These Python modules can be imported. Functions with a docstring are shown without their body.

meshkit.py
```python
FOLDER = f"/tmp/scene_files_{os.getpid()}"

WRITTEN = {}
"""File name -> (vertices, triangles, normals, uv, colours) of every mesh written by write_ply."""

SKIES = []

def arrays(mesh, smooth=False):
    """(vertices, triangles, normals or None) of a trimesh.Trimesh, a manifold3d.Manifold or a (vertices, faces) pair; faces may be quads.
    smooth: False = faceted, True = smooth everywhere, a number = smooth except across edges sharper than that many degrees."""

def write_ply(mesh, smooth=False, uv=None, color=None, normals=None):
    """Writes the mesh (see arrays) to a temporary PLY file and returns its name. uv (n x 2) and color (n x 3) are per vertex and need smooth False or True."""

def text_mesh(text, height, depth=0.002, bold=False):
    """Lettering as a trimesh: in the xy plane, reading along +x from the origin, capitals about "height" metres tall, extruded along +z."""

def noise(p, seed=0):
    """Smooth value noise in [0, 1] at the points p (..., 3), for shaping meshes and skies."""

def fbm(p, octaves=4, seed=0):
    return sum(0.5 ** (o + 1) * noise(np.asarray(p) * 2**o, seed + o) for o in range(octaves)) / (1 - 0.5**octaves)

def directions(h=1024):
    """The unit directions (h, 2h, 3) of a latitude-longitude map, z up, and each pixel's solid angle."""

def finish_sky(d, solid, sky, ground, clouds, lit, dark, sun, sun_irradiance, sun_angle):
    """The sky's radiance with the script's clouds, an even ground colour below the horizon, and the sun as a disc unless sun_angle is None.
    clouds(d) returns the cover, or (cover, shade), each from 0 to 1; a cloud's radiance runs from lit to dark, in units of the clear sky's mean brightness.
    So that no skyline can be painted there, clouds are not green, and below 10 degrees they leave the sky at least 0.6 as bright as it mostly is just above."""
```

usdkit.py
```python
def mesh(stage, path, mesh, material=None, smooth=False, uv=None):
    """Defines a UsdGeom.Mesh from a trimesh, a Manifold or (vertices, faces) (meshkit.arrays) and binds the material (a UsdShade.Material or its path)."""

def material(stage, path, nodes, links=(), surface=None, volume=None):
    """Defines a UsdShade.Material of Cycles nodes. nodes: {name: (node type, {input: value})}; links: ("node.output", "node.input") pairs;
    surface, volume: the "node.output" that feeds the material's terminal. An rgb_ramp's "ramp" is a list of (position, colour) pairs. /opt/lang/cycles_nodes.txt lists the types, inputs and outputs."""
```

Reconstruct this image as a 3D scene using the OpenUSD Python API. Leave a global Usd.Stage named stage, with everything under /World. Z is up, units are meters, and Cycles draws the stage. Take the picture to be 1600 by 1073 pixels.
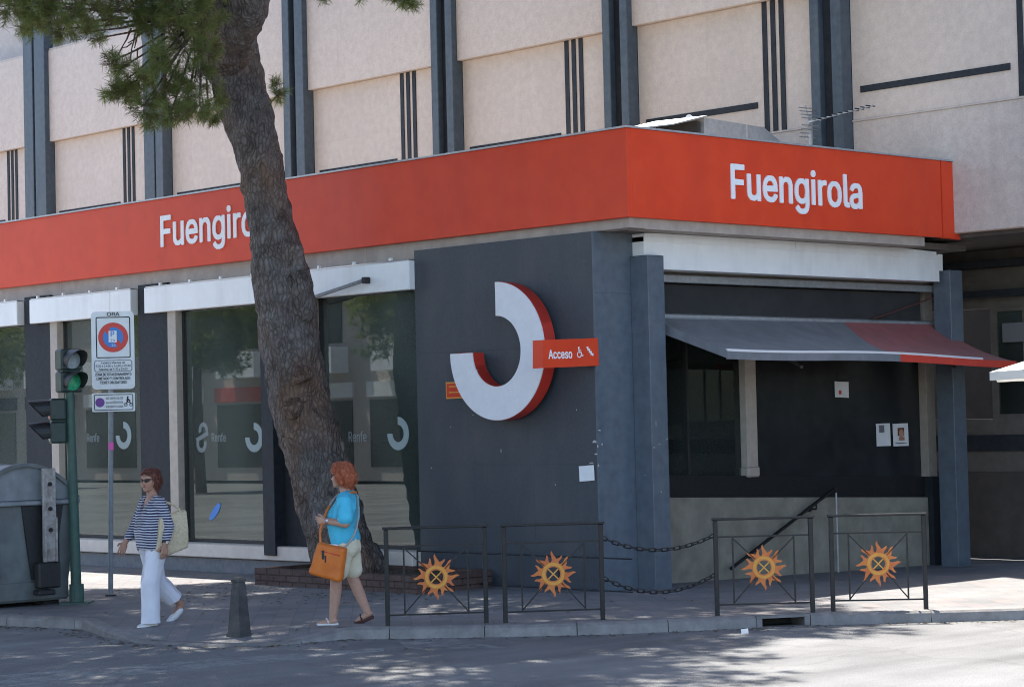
import math, random
import numpy as np, trimesh, manifold3d as m3
from shapely.geometry import Polygon, Point, LineString, box as sbox
from shapely import affinity
from shapely.ops import unary_union
import usdkit, meshkit
from pxr import Usd, UsdGeom, UsdLux, UsdShade, Gf, Sdf, Vt

random.seed(7); rng = np.random.default_rng(7)
stage = Usd.Stage.CreateInMemory()
UsdGeom.SetStageUpAxis(stage, UsdGeom.Tokens.z); UsdGeom.SetStageMetersPerUnit(stage, 1.0)
UsdGeom.Xform.Define(stage, '/World'); UsdGeom.Scope.Define(stage, '/World/Looks')

# ------------------------------------------------------------------ camera, sky, sun
# world: z up; the station's long front lies in the plane x = 0 (running along +y), its short front in y = 0 (running along +x)
EYE = np.array([-18.43, -18.05, 1.95])
YAW, PITCH, ROLL, FPX = math.radians(46.49), math.radians(2.02), math.radians(-1.36), 3517.0
FW = np.array([math.cos(PITCH)*math.cos(YAW), math.cos(PITCH)*math.sin(YAW), math.sin(PITCH)])
_r = np.array([math.sin(YAW), -math.cos(YAW), 0.0]); _u = np.cross(_r, FW)
RT = _r*math.cos(ROLL)+_u*math.sin(ROLL); UP = -_r*math.sin(ROLL)+_u*math.cos(ROLL)
cam = UsdGeom.Camera.Define(stage, '/World/camera')
cam.CreateHorizontalApertureAttr(36.0); cam.CreateVerticalApertureAttr(36.0*686/1024)
cam.CreateFocalLengthAttr(36.0*FPX/1600); cam.CreateClippingRangeAttr((0.1, 5000.0))
cam.CreateExposureAttr(1.45)
mt = np.eye(4); mt[0, :3], mt[1, :3], mt[2, :3], mt[3, :3] = RT, UP, -FW, EYE
cam.AddTransformOp().Set(Gf.Matrix4d(*map(float, mt.ravel())))

SUN = np.array([0.18, 0.39, 1.0]); SUN /= np.linalg.norm(SUN)
ELEV, ROT = math.asin(SUN[2]), math.atan2(SUN[0], SUN[1])
sun = UsdLux.DistantLight.Define(stage, '/World/sun')
sun.CreateNormalizeAttr(True) if hasattr(sun, 'CreateNormalizeAttr') else None
sun.CreateIntensityAttr(1.25); sun.CreateAngleAttr(0.5); sun.CreateColorAttr(Gf.Vec3f(1.0, 0.95, 0.87))
_x = np.cross([0, 0, 1.0], SUN); _x /= np.linalg.norm(_x); _y = np.cross(SUN, _x)
mt = np.eye(4); mt[0, :3], mt[1, :3], mt[2, :3] = _x, _y, SUN
sun.AddTransformOp().Set(Gf.Matrix4d(*map(float, mt.ravel())))
sky = UsdLux.DomeLight.Define(stage, '/World/sky')
sky.GetPrim().SetCustomDataByKey('kind', 'structure')
skym = usdkit.material(stage, '/World/Looks/sky', {
    's': ('sky_texture', {'sky_type': 'single_scattering', 'sun_disc': False, 'sun_elevation': ELEV, 'sun_rotation': ROT, 'aerosol_density': 1.0, 'air_density': 1.0}),
    'b': ('background_shader', {'strength': 0.105})}, [('s.color', 'b.color')], surface='b.background')
UsdShade.MaterialBindingAPI.Apply(sky.GetPrim()).Bind(skym)

def sight(px, py, axis, value):
    """the point where the line of sight through a point of the photograph (1600 x 1073) meets the plane axis = value"""
    d = FW+RT*(px-800)/FPX-UP*(py-536.5)/FPX
    return EYE+d*(value-EYE[axis])/d[axis]
def deep(px, py, depth):
    return EYE+(FW+RT*(px-800)/FPX-UP*(py-536.5)/FPX)*depth
def gnd(px, py, z=0.0): return sight(px, py, 2, z)

# ------------------------------------------------------------------ materials
def mat(name, c1, c2=None, scale=6.0, rough=0.6, bump=None, metallic=0.0, spec=0.5, stretch=(1, 1, 1), vary=0.0, dirt=None, detail=6.0, lo=.35, hi=.65, coat=0.0, obj=False, sheen=0.0, rvar=0.0, speck=None):
    """noise between two colours, optional grime (scale, amount, colour, stretch), per-object tone, bump (scale, strength)"""
    c2 = c2 or c1
    n = {'g': (('texture_coordinate', {}) if obj else ('geometry', {})), 'mp': ('mapping', {'scale': stretch}),
         'n': ('noise_texture', {'scale': scale, 'detail': detail, 'roughness': .6}),
         'r': ('rgb_ramp', {'ramp': [(lo, c1), (hi, c2)]}), 'p': ('principled_bsdf', {'roughness': rough, 'metallic': metallic, 'specular_ior_level': spec, 'coat_weight': coat, 'sheen_weight': sheen})}
    src = 'g.object' if obj else 'g.position'
    l = [(src, 'mp.vector'), ('mp.vector', 'n.vector'), ('n.fac', 'r.fac')]
    col = 'r.color'
    if dirt:
        ds, amt, dc, dst = dirt
        n['dm'] = ('mapping', {'scale': dst}); n['dn'] = ('noise_texture', {'scale': ds, 'detail': 5.0, 'roughness': .65})
        n['dr'] = ('rgb_ramp', {'ramp': [(.45, (0, 0, 0)), (.75, (amt,)*3)]}); n['dx'] = ('mix_color', {'b': dc})
        l += [(src, 'dm.vector'), ('dm.vector', 'dn.vector'), ('dn.fac', 'dr.fac'), ('dr.color', 'dx.fac'), (col, 'dx.a')]
        col = 'dx.result'
    if speck:
        n['sn'] = ('noise_texture', {'scale': speck[0], 'detail': 3.0, 'roughness': .8}); n['sr'] = ('rgb_ramp', {'ramp': [(.32, (1-speck[1],)*3), (.5, (1, 1, 1)), (.68, (1+speck[1]*.6,)*3)]}); n['sm'] = ('mix_color', {'blend_type': 'multiply', 'fac': 1.0, 'use_clamp': False})
        l += [(src, 'sn.vector'), ('sn.fac', 'sr.fac'), (col, 'sm.a'), ('sr.color', 'sm.b')]; col = 'sm.result'
    if vary:
        n['oi'] = ('object_info', {}); n['vr'] = ('map_range', {'to_min': 1-vary, 'to_max': 1+vary}); n['hs'] = ('hsv', {})
        l += [('oi.random', 'vr.value'), ('vr.result', 'hs.value'), (col, 'hs.color')]; col = 'hs.color'
    l.append((col, 'p.base_color'))
    if rvar:
        n['rr'] = ('map_range', {'to_min': rough-rvar, 'to_max': rough+rvar}); l += [('n.fac', 'rr.value'), ('rr.result', 'p.roughness')]
    if bump:
        n['bn'] = ('noise_texture', {'scale': bump[0], 'detail': 5.0}); n['b'] = ('bump', {'strength': bump[1], 'distance': .02})
        l += [(src, 'bn.vector'), ('bn.fac', 'b.height'), ('b.normal', 'p.normal')]
    return usdkit.material(stage, '/World/Looks/'+name, n, l, surface='p.BSDF')

def glassmat(name, tint, ior, dust=.05):
    return usdkit.material(stage, '/World/Looks/'+name, {'f': ('fresnel', {'IOR': ior}), 't': ('transparent_bsdf', {'color': tint}), 'g': ('glossy_bsdf', {'color': (.93, 1, .97), 'roughness': .0}),
        'm': ('mix_closure', {}), 'd': ('diffuse_bsdf', {'color': (.40, .45, .42)}), 'm2': ('mix_closure', {}), 'ge': ('geometry', {}), 'mp': ('mapping', {'scale': (1, 1, .5)}), 'n': ('noise_texture', {'scale': .9, 'detail': 1.0}), 'r': ('map_range', {'from_min': .3, 'from_max': .7, 'to_min': dust*.5, 'to_max': dust*1.6})},
        [('f.fac', 'm.fac'), ('t.BSDF', 'm.closure1'), ('g.BSDF', 'm.closure2'), ('ge.position', 'mp.vector'), ('mp.vector', 'n.vector'), ('n.fac', 'r.value'), ('r.result', 'm2.fac'), ('m.closure', 'm2.closure1'), ('d.BSDF', 'm2.closure2')], surface='m2.closure')

def decalmat(name, c, a):
    return usdkit.material(stage, '/World/Looks/'+name, {'t': ('transparent_bsdf', {}), 'd': ('diffuse_bsdf', {'color': c}), 'm': ('mix_closure', {'fac': a})},
        [('t.BSDF', 'm.closure1'), ('d.BSDF', 'm.closure2')], surface='m.closure')

M = {}
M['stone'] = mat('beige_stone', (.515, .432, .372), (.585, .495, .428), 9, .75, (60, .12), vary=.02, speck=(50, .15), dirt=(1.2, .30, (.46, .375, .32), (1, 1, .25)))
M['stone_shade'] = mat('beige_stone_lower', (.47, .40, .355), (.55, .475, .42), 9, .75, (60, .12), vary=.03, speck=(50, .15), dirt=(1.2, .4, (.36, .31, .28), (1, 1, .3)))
M['frieze'] = mat('frieze_render', (.36, .30, .26), (.44, .375, .325), 5, .8, (40, .2), dirt=(2.5, .5, (.2, .17, .15), (1, 1, .3)))
M['joint'] = mat('dark_joint', (.46, .37, .305), (.50, .405, .335), 8, .9)
M['slate'] = mat('dark_slate', (.019, .022, .028), (.031, .035, .042), 14, .6, (50, .06), spec=.18, vary=.08, dirt=(2.2, .35, (.05, .05, .053), (1, 1, .35)), rvar=.08)
M['slate_fin'] = mat('slate_fin', (.038, .050, .064), (.060, .078, .096), 10, .42, (40, .06), vary=.06, dirt=(3, .3, (.12, .13, .14), (1, 1, .2)), rvar=.1)
M['column_paint'] = mat('column_paint', (.078, .096, .120), (.102, .125, .152), 7, .36, (40, .05), vary=.04, dirt=(2.5, .3, (.16, .16, .165), (1, 1, .25)), rvar=.08)
M['panel'] = mat('dark_panel', (.032, .038, .047), (.045, .053, .064), 26, .5, (80, .05), dirt=(1.6, .4, (.10, .095, .095), (1, 1, .5)), rvar=.12)
M['red'] = mat('red_enamel', (.64, .052, .018), (.70, .064, .022), 3, .42, (1.6, .22), spec=.25, dirt=(1.5, .25, (.42, .05, .03), (1, 1, .2)))
M['redside'] = mat('red_side', (.50, .035, .022), (.55, .045, .028), 4, .4)
M['white'] = mat('white_metal', (.80, .80, .81), (.85, .85, .85), 4, .45, (12, .03), dirt=(2.6, .35, (.52, .50, .48), (1, 1, .25)))
M['letter'] = mat('white_letter', (.82, .82, .84), None, 4, .4)
M['logo_white'] = mat('logo_face', (.70, .70, .73), (.76, .76, .78), 14, .35, (30, .05), dirt=(7, .25, (.55, .55, .57), (1, 1, 1)))
M['mullion'] = mat('beige_mullion', (.36, .31, .27), (.43, .37, .32), 8, .6, dirt=(3, .4, (.3, .26, .22), (1, 1, .3)))
M['sill'] = mat('sill_stone', (.58, .51, .45), (.66, .59, .53), 12, .6, (40, .08), dirt=(3, .4, (.4, .35, .3), (1, 1, 1)))
M['base'] = mat('slate_base', (.10, .115, .14), (.15, .165, .19), 12, .5, (40, .1), dirt=(3, .5, (.2, .19, .18), (1, 1, 1)))
M['marble'] = mat('grey_marble', (.195, .178, .142), (.30, .28, .232), 3.5, .5, (30, .06), dirt=(1.6, .6, (.17, .16, .14), (1, 1, 1)), vary=.05)
M['black'] = mat('black_iron', (.009, .009, .010), (.016, .0155, .016), 30, .38, (60, .1), dirt=(18, .35, (.035, .026, .02), (1, 1, 1)), spec=.4)
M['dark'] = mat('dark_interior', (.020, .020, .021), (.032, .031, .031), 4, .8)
M['darkglass'] = mat('dark_window_film', (.012, .013, .014), (.020, .021, .022), 3, .22, spec=.5)
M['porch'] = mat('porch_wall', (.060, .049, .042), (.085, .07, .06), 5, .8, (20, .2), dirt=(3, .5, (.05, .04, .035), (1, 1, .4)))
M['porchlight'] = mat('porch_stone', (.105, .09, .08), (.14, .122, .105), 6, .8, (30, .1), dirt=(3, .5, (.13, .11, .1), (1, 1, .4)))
M['frosted'] = mat('frosted_panel', (.16, .20, .19), (.21, .25, .235), 2.5, .35)
M['glass'] = glassmat('window_glass', (.66, .72, .69), 2.0)
M['decal'] = decalmat('window_decal', (.52, .58, .57), .25)
M['decal_faint'] = decalmat('window_decal_faint', (.46, .50, .49), .16)
M['awn_grey'] = mat('awning_grey', (.135, .145, .16), (.18, .19, .21), 5, .85, (40, .2), dirt=(2, .5, (.08, .08, .08), (1, 1, 1)), sheen=.2)
M['awn_red'] = mat('awning_red', (.34, .055, .055), (.40, .075, .072), 5, .85, (40, .2), dirt=(2, .4, (.2, .05, .05), (1, 1, 1)), sheen=.2)
M['awn_val'] = mat('awning_red_valance', (.55, .05, .03), (.6, .06, .035), 5, .7)
M['chrome'] = mat('bright_aluminium', (.75, .75, .76), None, 8, .28, metallic=1.0)
M['galv'] = mat('galvanised_steel', (.42, .43, .44), (.52, .53, .54), 16, .42, metallic=.7, dirt=(6, .4, (.3, .28, .26), (1, 1, 1)))
M['polegrey'] = mat('grey_pole', (.20, .215, .225), (.27, .285, .295), 14, .5, dirt=(8, .4, (.14, .13, .12), (1, 1, .5)))
M['green'] = mat('green_paint', (.030, .075, .058), (.045, .10, .078), 12, .45, (40, .06), dirt=(6, .5, (.06, .065, .055), (1, 1, .3)))
M['green_dark'] = mat('dark_green_housing', (.014, .028, .024), (.022, .040, .034), 12, .45, dirt=(6, .4, (.05, .055, .05), (1, 1, 1)))
M['blackplastic'] = mat('black_plastic', (.012, .012, .013), (.02, .02, .02), 20, .5)
M['binbody'] = mat('grey_plastic', (.11, .122, .12), (.155, .167, .164), 5, .5, (25, .05), dirt=(4, .55, (.085, .08, .07), (1, 1, .35)))
M['binlid'] = mat('lid_plastic', (.19, .207, .218), (.25, .268, .28), 5, .42, (25, .04), dirt=(4, .5, (.12, .12, .11), (1, 1, .6)))
M['rustplate'] = mat('worn_metal_plate', (.30, .275, .255), (.44, .41, .385), 22, .55, (30, .15), metallic=.3, dirt=(12, .7, (.13, .09, .07), (1, 1, .5)))
M['concrete'] = mat('dark_cast_iron', (.030, .030, .030), (.055, .054, .054), 18, .6, (40, .2), dirt=(8, .5, (.13, .12, .11), (1, 1, 1)))
M['brickedge'] = mat('planter_brick', (.068, .036, .029), (.098, .056, .045), 8, .85, (40, .4), vary=.12, dirt=(6, .5, (.05, .035, .03), (1, 1, 1)))
M['soil'] = mat('soil', (.05, .037, .028), (.10, .075, .055), 14, .95, (25, .8))
M['asphalt'] = usdkit.material(stage, '/World/Looks/asphalt', {
    'g': ('geometry', {}), 'v': ('voronoi_texture', {'scale': 55.0}), 'n': ('noise_texture', {'scale': .55, 'detail': 7.0, 'roughness': .62}), 'n2': ('noise_texture', {'scale': 140.0, 'detail': 3.0}),
    'mp': ('mapping', {'rotation': (0, 0, .86), 'scale': (.25, 2.2, 1)}), 'n3': ('noise_texture', {'scale': 1.0, 'detail': 5.0}),
    'r': ('rgb_ramp', {'ramp': [(.3, (.125, .125, .127)), (.55, (.175, .175, .177)), (.75, (.212, .211, .212))]}), 'r2': ('rgb_ramp', {'ramp': [(.2, (.55,)*3), (.8, (1.35,)*3)]}),
    'r3': ('rgb_ramp', {'ramp': [(.35, (.82,)*3), (.65, (1.1,)*3)]}),
    'm': ('mix_color', {'blend_type': 'multiply', 'fac': .75, 'use_clamp': False}), 'm2': ('mix_color', {'blend_type': 'multiply', 'fac': 1.0, 'use_clamp': False}),
    'b': ('bump', {'strength': .5, 'distance': .012}), 'p': ('principled_bsdf', {'roughness': .82, 'specular_ior_level': .35}),
    'cn': ('noise_texture', {'scale': 1.1, 'detail': 4.0}), 'ca': ('vector_math', {'math_type': 'multiply_add', 'vector2': (1.1, 1.1, 0)}), 'cv': ('voronoi_texture', {'feature': 'distance_to_edge', 'scale': .33}), 'cr': ('rgb_ramp', {'ramp': [(0, (.80,)*3), (.006, (.88,)*3), (.012, (1, 1, 1))]}),
    'pv': ('voronoi_texture', {'scale': .30, 'metric': 'chebychev'}), 'pr': ('rgb_to_bw', {}), 'pm': ('map_range', {'to_min': .9, 'to_max': 1.1}), 'm3': ('mix_color', {'blend_type': 'multiply', 'fac': .8, 'use_clamp': False}), 'm4': ('mix_color', {'blend_type': 'multiply', 'fac': 1.0, 'use_clamp': False})},
    [('g.position', 'v.vector'), ('g.position', 'n.vector'), ('g.position', 'n2.vector'), ('g.position', 'mp.vector'), ('mp.vector', 'n3.vector'), ('n.fac', 'r.fac'), ('n2.fac', 'r2.fac'), ('n3.fac', 'r3.fac'),
     ('r.color', 'm.a'), ('r2.color', 'm.b'), ('m.result', 'm2.a'), ('r3.color', 'm2.b'), ('g.position', 'cn.vector'), ('cn.color', 'ca.vector1'), ('g.position', 'ca.vector3'), ('ca.vector', 'cv.vector'), ('cv.distance', 'cr.fac'), ('m2.result', 'm3.a'), ('cr.color', 'm3.b'), ('ca.vector', 'pv.vector'), ('pv.color', 'pr.color'), ('pr.val', 'pm.value'), ('m3.result', 'm4.a'), ('pm.result', 'm4.b'), ('m4.result', 'p.base_color'), ('v.distance', 'b.height'), ('b.normal', 'p.normal')], surface='p.BSDF')
M['paint'] = usdkit.material(stage, '/World/Looks/worn_paint', {'g': ('geometry', {}), 'n': ('noise_texture', {'scale': 5.0, 'detail': 8.0, 'roughness': .75}), 'r': ('rgb_ramp', {'ramp': [(.44, (0, 0, 0)), (.72, (.55,)*3)]}),
    't': ('transparent_bsdf', {}), 'd': ('diffuse_bsdf', {'color': (.5, .5, .49)}), 'm': ('mix_closure', {})}, [('g.position', 'n.vector'), ('n.fac', 'r.fac'), ('r.color', 'm.fac'), ('t.BSDF', 'm.closure1'), ('d.BSDF', 'm.closure2')], surface='m.closure')
# pavement: small square tiles in rows, some of them pinkish, joints as fine relief
M['pavement'] = usdkit.material(stage, '/World/Looks/pavement', {
    'g': ('geometry', {}), 'mp': ('mapping', {'rotation': (0, 0, .70)}), 'k': ('brick_texture', {'scale': 1.0, 'brick_width': .20, 'row_height': .20, 'offset': 0.0, 'mortar_size': .004, 'color1': (.198, .198, .203), 'color2': (.285, .238, .226), 'mortar': (.165, .158, .157), 'bias': -.35}),
    'n': ('noise_texture', {'scale': .7, 'detail': 7.0, 'roughness': .65}), 'r': ('rgb_ramp', {'ramp': [(.3, (.68,)*3), (.7, (1.15,)*3)]}), 'n2': ('noise_texture', {'scale': 60.0, 'detail': 4.0}),
    'r2': ('rgb_ramp', {'ramp': [(.3, (.8,)*3), (.7, (1.15,)*3)]}), 'm': ('mix_color', {'blend_type': 'multiply', 'fac': 1.0, 'use_clamp': False}), 'm2': ('mix_color', {'blend_type': 'multiply', 'fac': 1.0, 'use_clamp': False}),
    'b': ('bump', {'strength': .4, 'distance': .01, 'invert': True}), 'p': ('principled_bsdf', {'roughness': .75, 'specular_ior_level': .35})},
    [('g.position', 'mp.vector'), ('mp.vector', 'k.vector'), ('g.position', 'n.vector'), ('n.fac', 'r.fac'), ('g.position', 'n2.vector'), ('n2.fac', 'r2.fac'), ('k.color', 'm.a'), ('r.color', 'm.b'), ('m.result', 'm2.a'), ('r2.color', 'm2.b'),
     ('m2.result', 'p.base_color'), ('k.fac', 'b.height'), ('b.normal', 'p.normal')], surface='p.BSDF')
M['kerb'] = mat('kerb_concrete', (.185, .175, .168), (.26, .245, .235), 7, .8, (45, .25), vary=.09, dirt=(5, .6, (.14, .125, .115), (1, 1, .6)))
M['bark'] = usdkit.material(stage, '/World/Looks/pine_bark', {
    'g': ('geometry', {}), 'mp': ('mapping', {'scale': (13, 13, 5)}), 'nz': ('noise_texture', {'scale': 3.0, 'detail': 4.0}), 'ad': ('vector_math', {'math_type': 'multiply_add', 'vector2': (2.4, 2.4, 2.4)}),
    'v': ('voronoi_texture', {'feature': 'distance_to_edge', 'scale': 1.5}), 'vr': ('rgb_ramp', {'ramp': [(0, (0, 0, 0)), (.12, (.6,)*3), (.3, (1, 1, 1))]}),
    'n': ('noise_texture', {'scale': 5.0, 'detail': 8.0, 'roughness': .7}), 'c': ('rgb_ramp', {'ramp': [(.3, (.085, .066, .058)), (.5, (.150, .128, .118)), (.7, (.235, .212, .20))]}),
    'nb': ('noise_texture', {'scale': .9, 'detail': 3.0}), 'cb': ('rgb_ramp', {'ramp': [(.45, (0, 0, 0)), (.65, (.55,)*3)]}), 'mx': ('mix_color', {'b': (.23, .125, .075)}),
    'mk': ('noise_texture', {'scale': 4.5, 'detail': 4.0}), 'mr': ('rgb_ramp', {'ramp': [(.36, (.05,)*3), (.64, (.42,)*3)]}), 'mu': ('mix_color', {'blend_type': 'multiply'}), 'b': ('bump', {'strength': .8, 'distance': .03}), 'p': ('principled_bsdf', {'roughness': .92, 'specular_ior_level': .2})},
    [('g.position', 'mp.vector'), ('g.position', 'nz.vector'), ('nz.color', 'ad.vector1'), ('mp.vector', 'ad.vector3'), ('ad.vector', 'v.vector'), ('v.distance', 'vr.fac'), ('g.position', 'n.vector'), ('n.fac', 'c.fac'),
     ('g.position', 'nb.vector'), ('nb.fac', 'cb.fac'), ('cb.color', 'mx.fac'), ('c.color', 'mx.a'), ('mx.result', 'mu.a'), ('g.position', 'mk.vector'), ('mk.fac', 'mr.fac'), ('mr.color', 'mu.fac'), ('vr.color', 'mu.b'), ('mu.result', 'p.base_color'), ('vr.color', 'b.height'), ('b.normal', 'p.normal')], surface='p.BSDF')
def leafmat(name, c1, c2, trans):
    return usdkit.material(stage, '/World/Looks/'+name, {'g': ('geometry', {}), 'n': ('noise_texture', {'scale': 1.3, 'detail': 3.0}), 'r': ('rgb_ramp', {'ramp': [(.35, c1), (.65, c2)]}),
        'd': ('principled_bsdf', {'roughness': .5, 'specular_ior_level': .3}), 't': ('translucent_bsdf', {'color': trans}), 'm': ('mix_closure', {'fac': .35})},
        [('g.position', 'n.vector'), ('n.fac', 'r.fac'), ('r.color', 'd.base_color'), ('d.BSDF', 'm.closure1'), ('t.BSDF', 'm.closure2')], surface='m.closure')
M['needle'] = leafmat('pine_needles', (.085, .115, .040), (.16, .195, .072), (.34, .40, .14))
M['needle_light'] = leafmat('pine_needles_light', (.15, .19, .06), (.23, .27, .10), (.42, .48, .17))
M['needle_dry'] = leafmat('pine_needles_dry', (.12, .085, .04), (.17, .12, .06), (.18, .12, .05))
M['hedge'] = leafmat('hedge_leaf', (.025, .05, .018), (.05, .085, .03), (.06, .1, .03))
M['sunorange'] = mat('sun_orange', (.56, .125, .028), (.64, .20, .035), 9, .45, dirt=(20, .4, (.45, .09, .03), (1, 1, 1)))
M['sunyellow'] = mat('sun_yellow', (.66, .27, .035), (.72, .35, .05), 14, .45)
M['skin'] = mat('skin', (.44, .245, .175), (.50, .285, .205), 30, .5, obj=True)
M['skin_tan'] = mat('skin_tanned', (.36, .19, .13), (.42, .225, .155), 30, .5, obj=True)
M['hair_dark'] = mat('auburn_hair', (.085, .024, .014), (.18, .050, .028), 45, .5, (70, .6), obj=True, stretch=(1, 1, .25))
M['hair_red'] = mat('red_hair', (.34, .075, .030), (.52, .15, .06), 45, .5, (70, .6), obj=True, stretch=(1, 1, .25))
M['trouser'] = mat('white_cotton', (.64, .63, .69), (.74, .73, .78), 6, .85, (14, .25), obj=True)
M['turquoise'] = mat('turquoise_jersey', (.055, .42, .60), (.075, .50, .68), 5, .8, (12, .3), obj=True)
M['shorts'] = mat('cream_cotton', (.66, .59, .42), (.74, .67, .50), 6, .85, (14, .3), obj=True)
M['straw'] = mat('straw_weave', (.52, .42, .27), (.66, .55, .38), 40, .85, (60, .6))
M['orange'] = mat('orange_leather', (.60, .135, .012), (.68, .175, .018), 8, .5, (25, .12))
M['shoe'] = mat('white_leather', (.70, .69, .68), (.76, .75, .74), 10, .5)
M['sandal'] = mat('dark_sandal', (.07, .025, .02), None, 10, .6)
M['lens'] = mat('dark_lens', (.012, .006, .008), None, 10, .12)
M['lip'] = mat('lip', (.34, .10, .09), None, 10, .5)
M['paper'] = mat('paper', (.74, .74, .75), (.80, .80, .80), 10, .8)
M['ink'] = mat('black_ink', (.025, .025, .028), None, 5, .7)
M['inkgrey'] = mat('grey_ink', (.16, .16, .17), None, 5, .7)
M['signwhite'] = mat('sign_white', (.72, .73, .73), (.78, .79, .78), 6, .4, dirt=(8, .25, (.55, .54, .5), (1, 1, 1)))
M['signred'] = mat('sign_red', (.62, .05, .035), None, 5, .4)
M['signblue'] = mat('sign_blue', (.045, .20, .58), None, 5, .4)
M['signpurple'] = mat('sign_purple', (.16, .05, .26), None, 5, .4)
M['pink'] = mat('pink_sticker', (.75, .10, .40), None, 5, .5)
M['lensgreen'] = mat('green_lens', (.03, .30, .14), (.05, .45, .22), 20, .2)
M['lensgrey'] = mat('dull_lens', (.28, .33, .36), (.4, .45, .47), 20, .2)
M['lensred'] = mat('red_lens', (.70, .09, .05), None, 20, .2)
M['parasol'] = mat('white_canvas', (.80, .80, .78), (.84, .84, .82), 5, .85)
M['striped'] = usdkit.material(stage, '/World/Looks/striped_jersey', {'g': ('texture_coordinate', {}), 's': ('separate_xyz', {}), 'm': ('math', {'math_type': 'multiply', 'value2': 2*math.pi/.027}), 'n': ('noise_texture', {'scale': 5.0}),
    'na': ('math', {'math_type': 'multiply_add', 'value2': .03}), 'w': ('math', {'math_type': 'sine'}), 'r': ('rgb_ramp', {'ramp': [(.40, (.03, .03, .075)), (.48, (.62, .62, .68))]}), 'p': ('principled_bsdf', {'roughness': .85, 'sheen_weight': .2})},
    [('g.object', 's.vector'), ('g.object', 'n.vector'), ('n.fac', 'na.value1'), ('s.z', 'na.value3'), ('na.value', 'm.value1'), ('m.value', 'w.value1'), ('w.value', 'r.fac'), ('r.color', 'p.base_color')], surface='p.BSDF')
M['hazard'] = usdkit.material(stage, '/World/Looks/hazard_stripes', {'g': ('geometry', {}), 's': ('separate_xyz', {}), 'a': ('math', {'math_type': 'add'}), 'm': ('math', {'math_type': 'multiply', 'value2': 2*math.pi/.16}), 'w': ('math', {'math_type': 'sine'}),
    'r': ('rgb_ramp', {'ramp': [(.49, (.62, .05, .04)), (.51, (.75, .75, .74))]}), 'p': ('principled_bsdf', {'roughness': .4})},
    [('g.position', 's.vector'), ('s.x', 'a.value1'), ('s.z', 'a.value2'), ('a.value', 'm.value1'), ('m.value', 'w.value1'), ('w.value', 'r.fac'), ('r.color', 'p.base_color')], surface='p.BSDF')

# ------------------------------------------------------------------ objects
used = {}
def numbered(parent, name):
    k = (parent, name); n = used.get(k, 0); used[k] = n+1
    return name if n == 0 else f'{name}_{n:03d}'
class Node:
    def __init__(s, path, inv): s.path, s.inv = path, inv
def data(path, **kw):
    p = stage.GetPrimAtPath(path)
    for k, v in kw.items():
        if v: p.SetCustomDataByKey(k, v)
def thing(name, label=None, cat=None, loc=(0, 0, 0), rz=0.0, group=None, kind=None):
    path = '/World/'+numbered('/World', name)
    x = UsdGeom.Xform.Define(stage, path); x.AddTranslateOp().Set(Gf.Vec3d(*map(float, loc))); x.AddRotateZOp().Set(math.degrees(rz))
    m = trimesh.transformations.translation_matrix(loc) @ trimesh.transformations.rotation_matrix(rz, [0, 0, 1])
    data(path, label=label, category=cat, group=group, kind=kind)
    return Node(path, np.linalg.inv(m))
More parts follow.
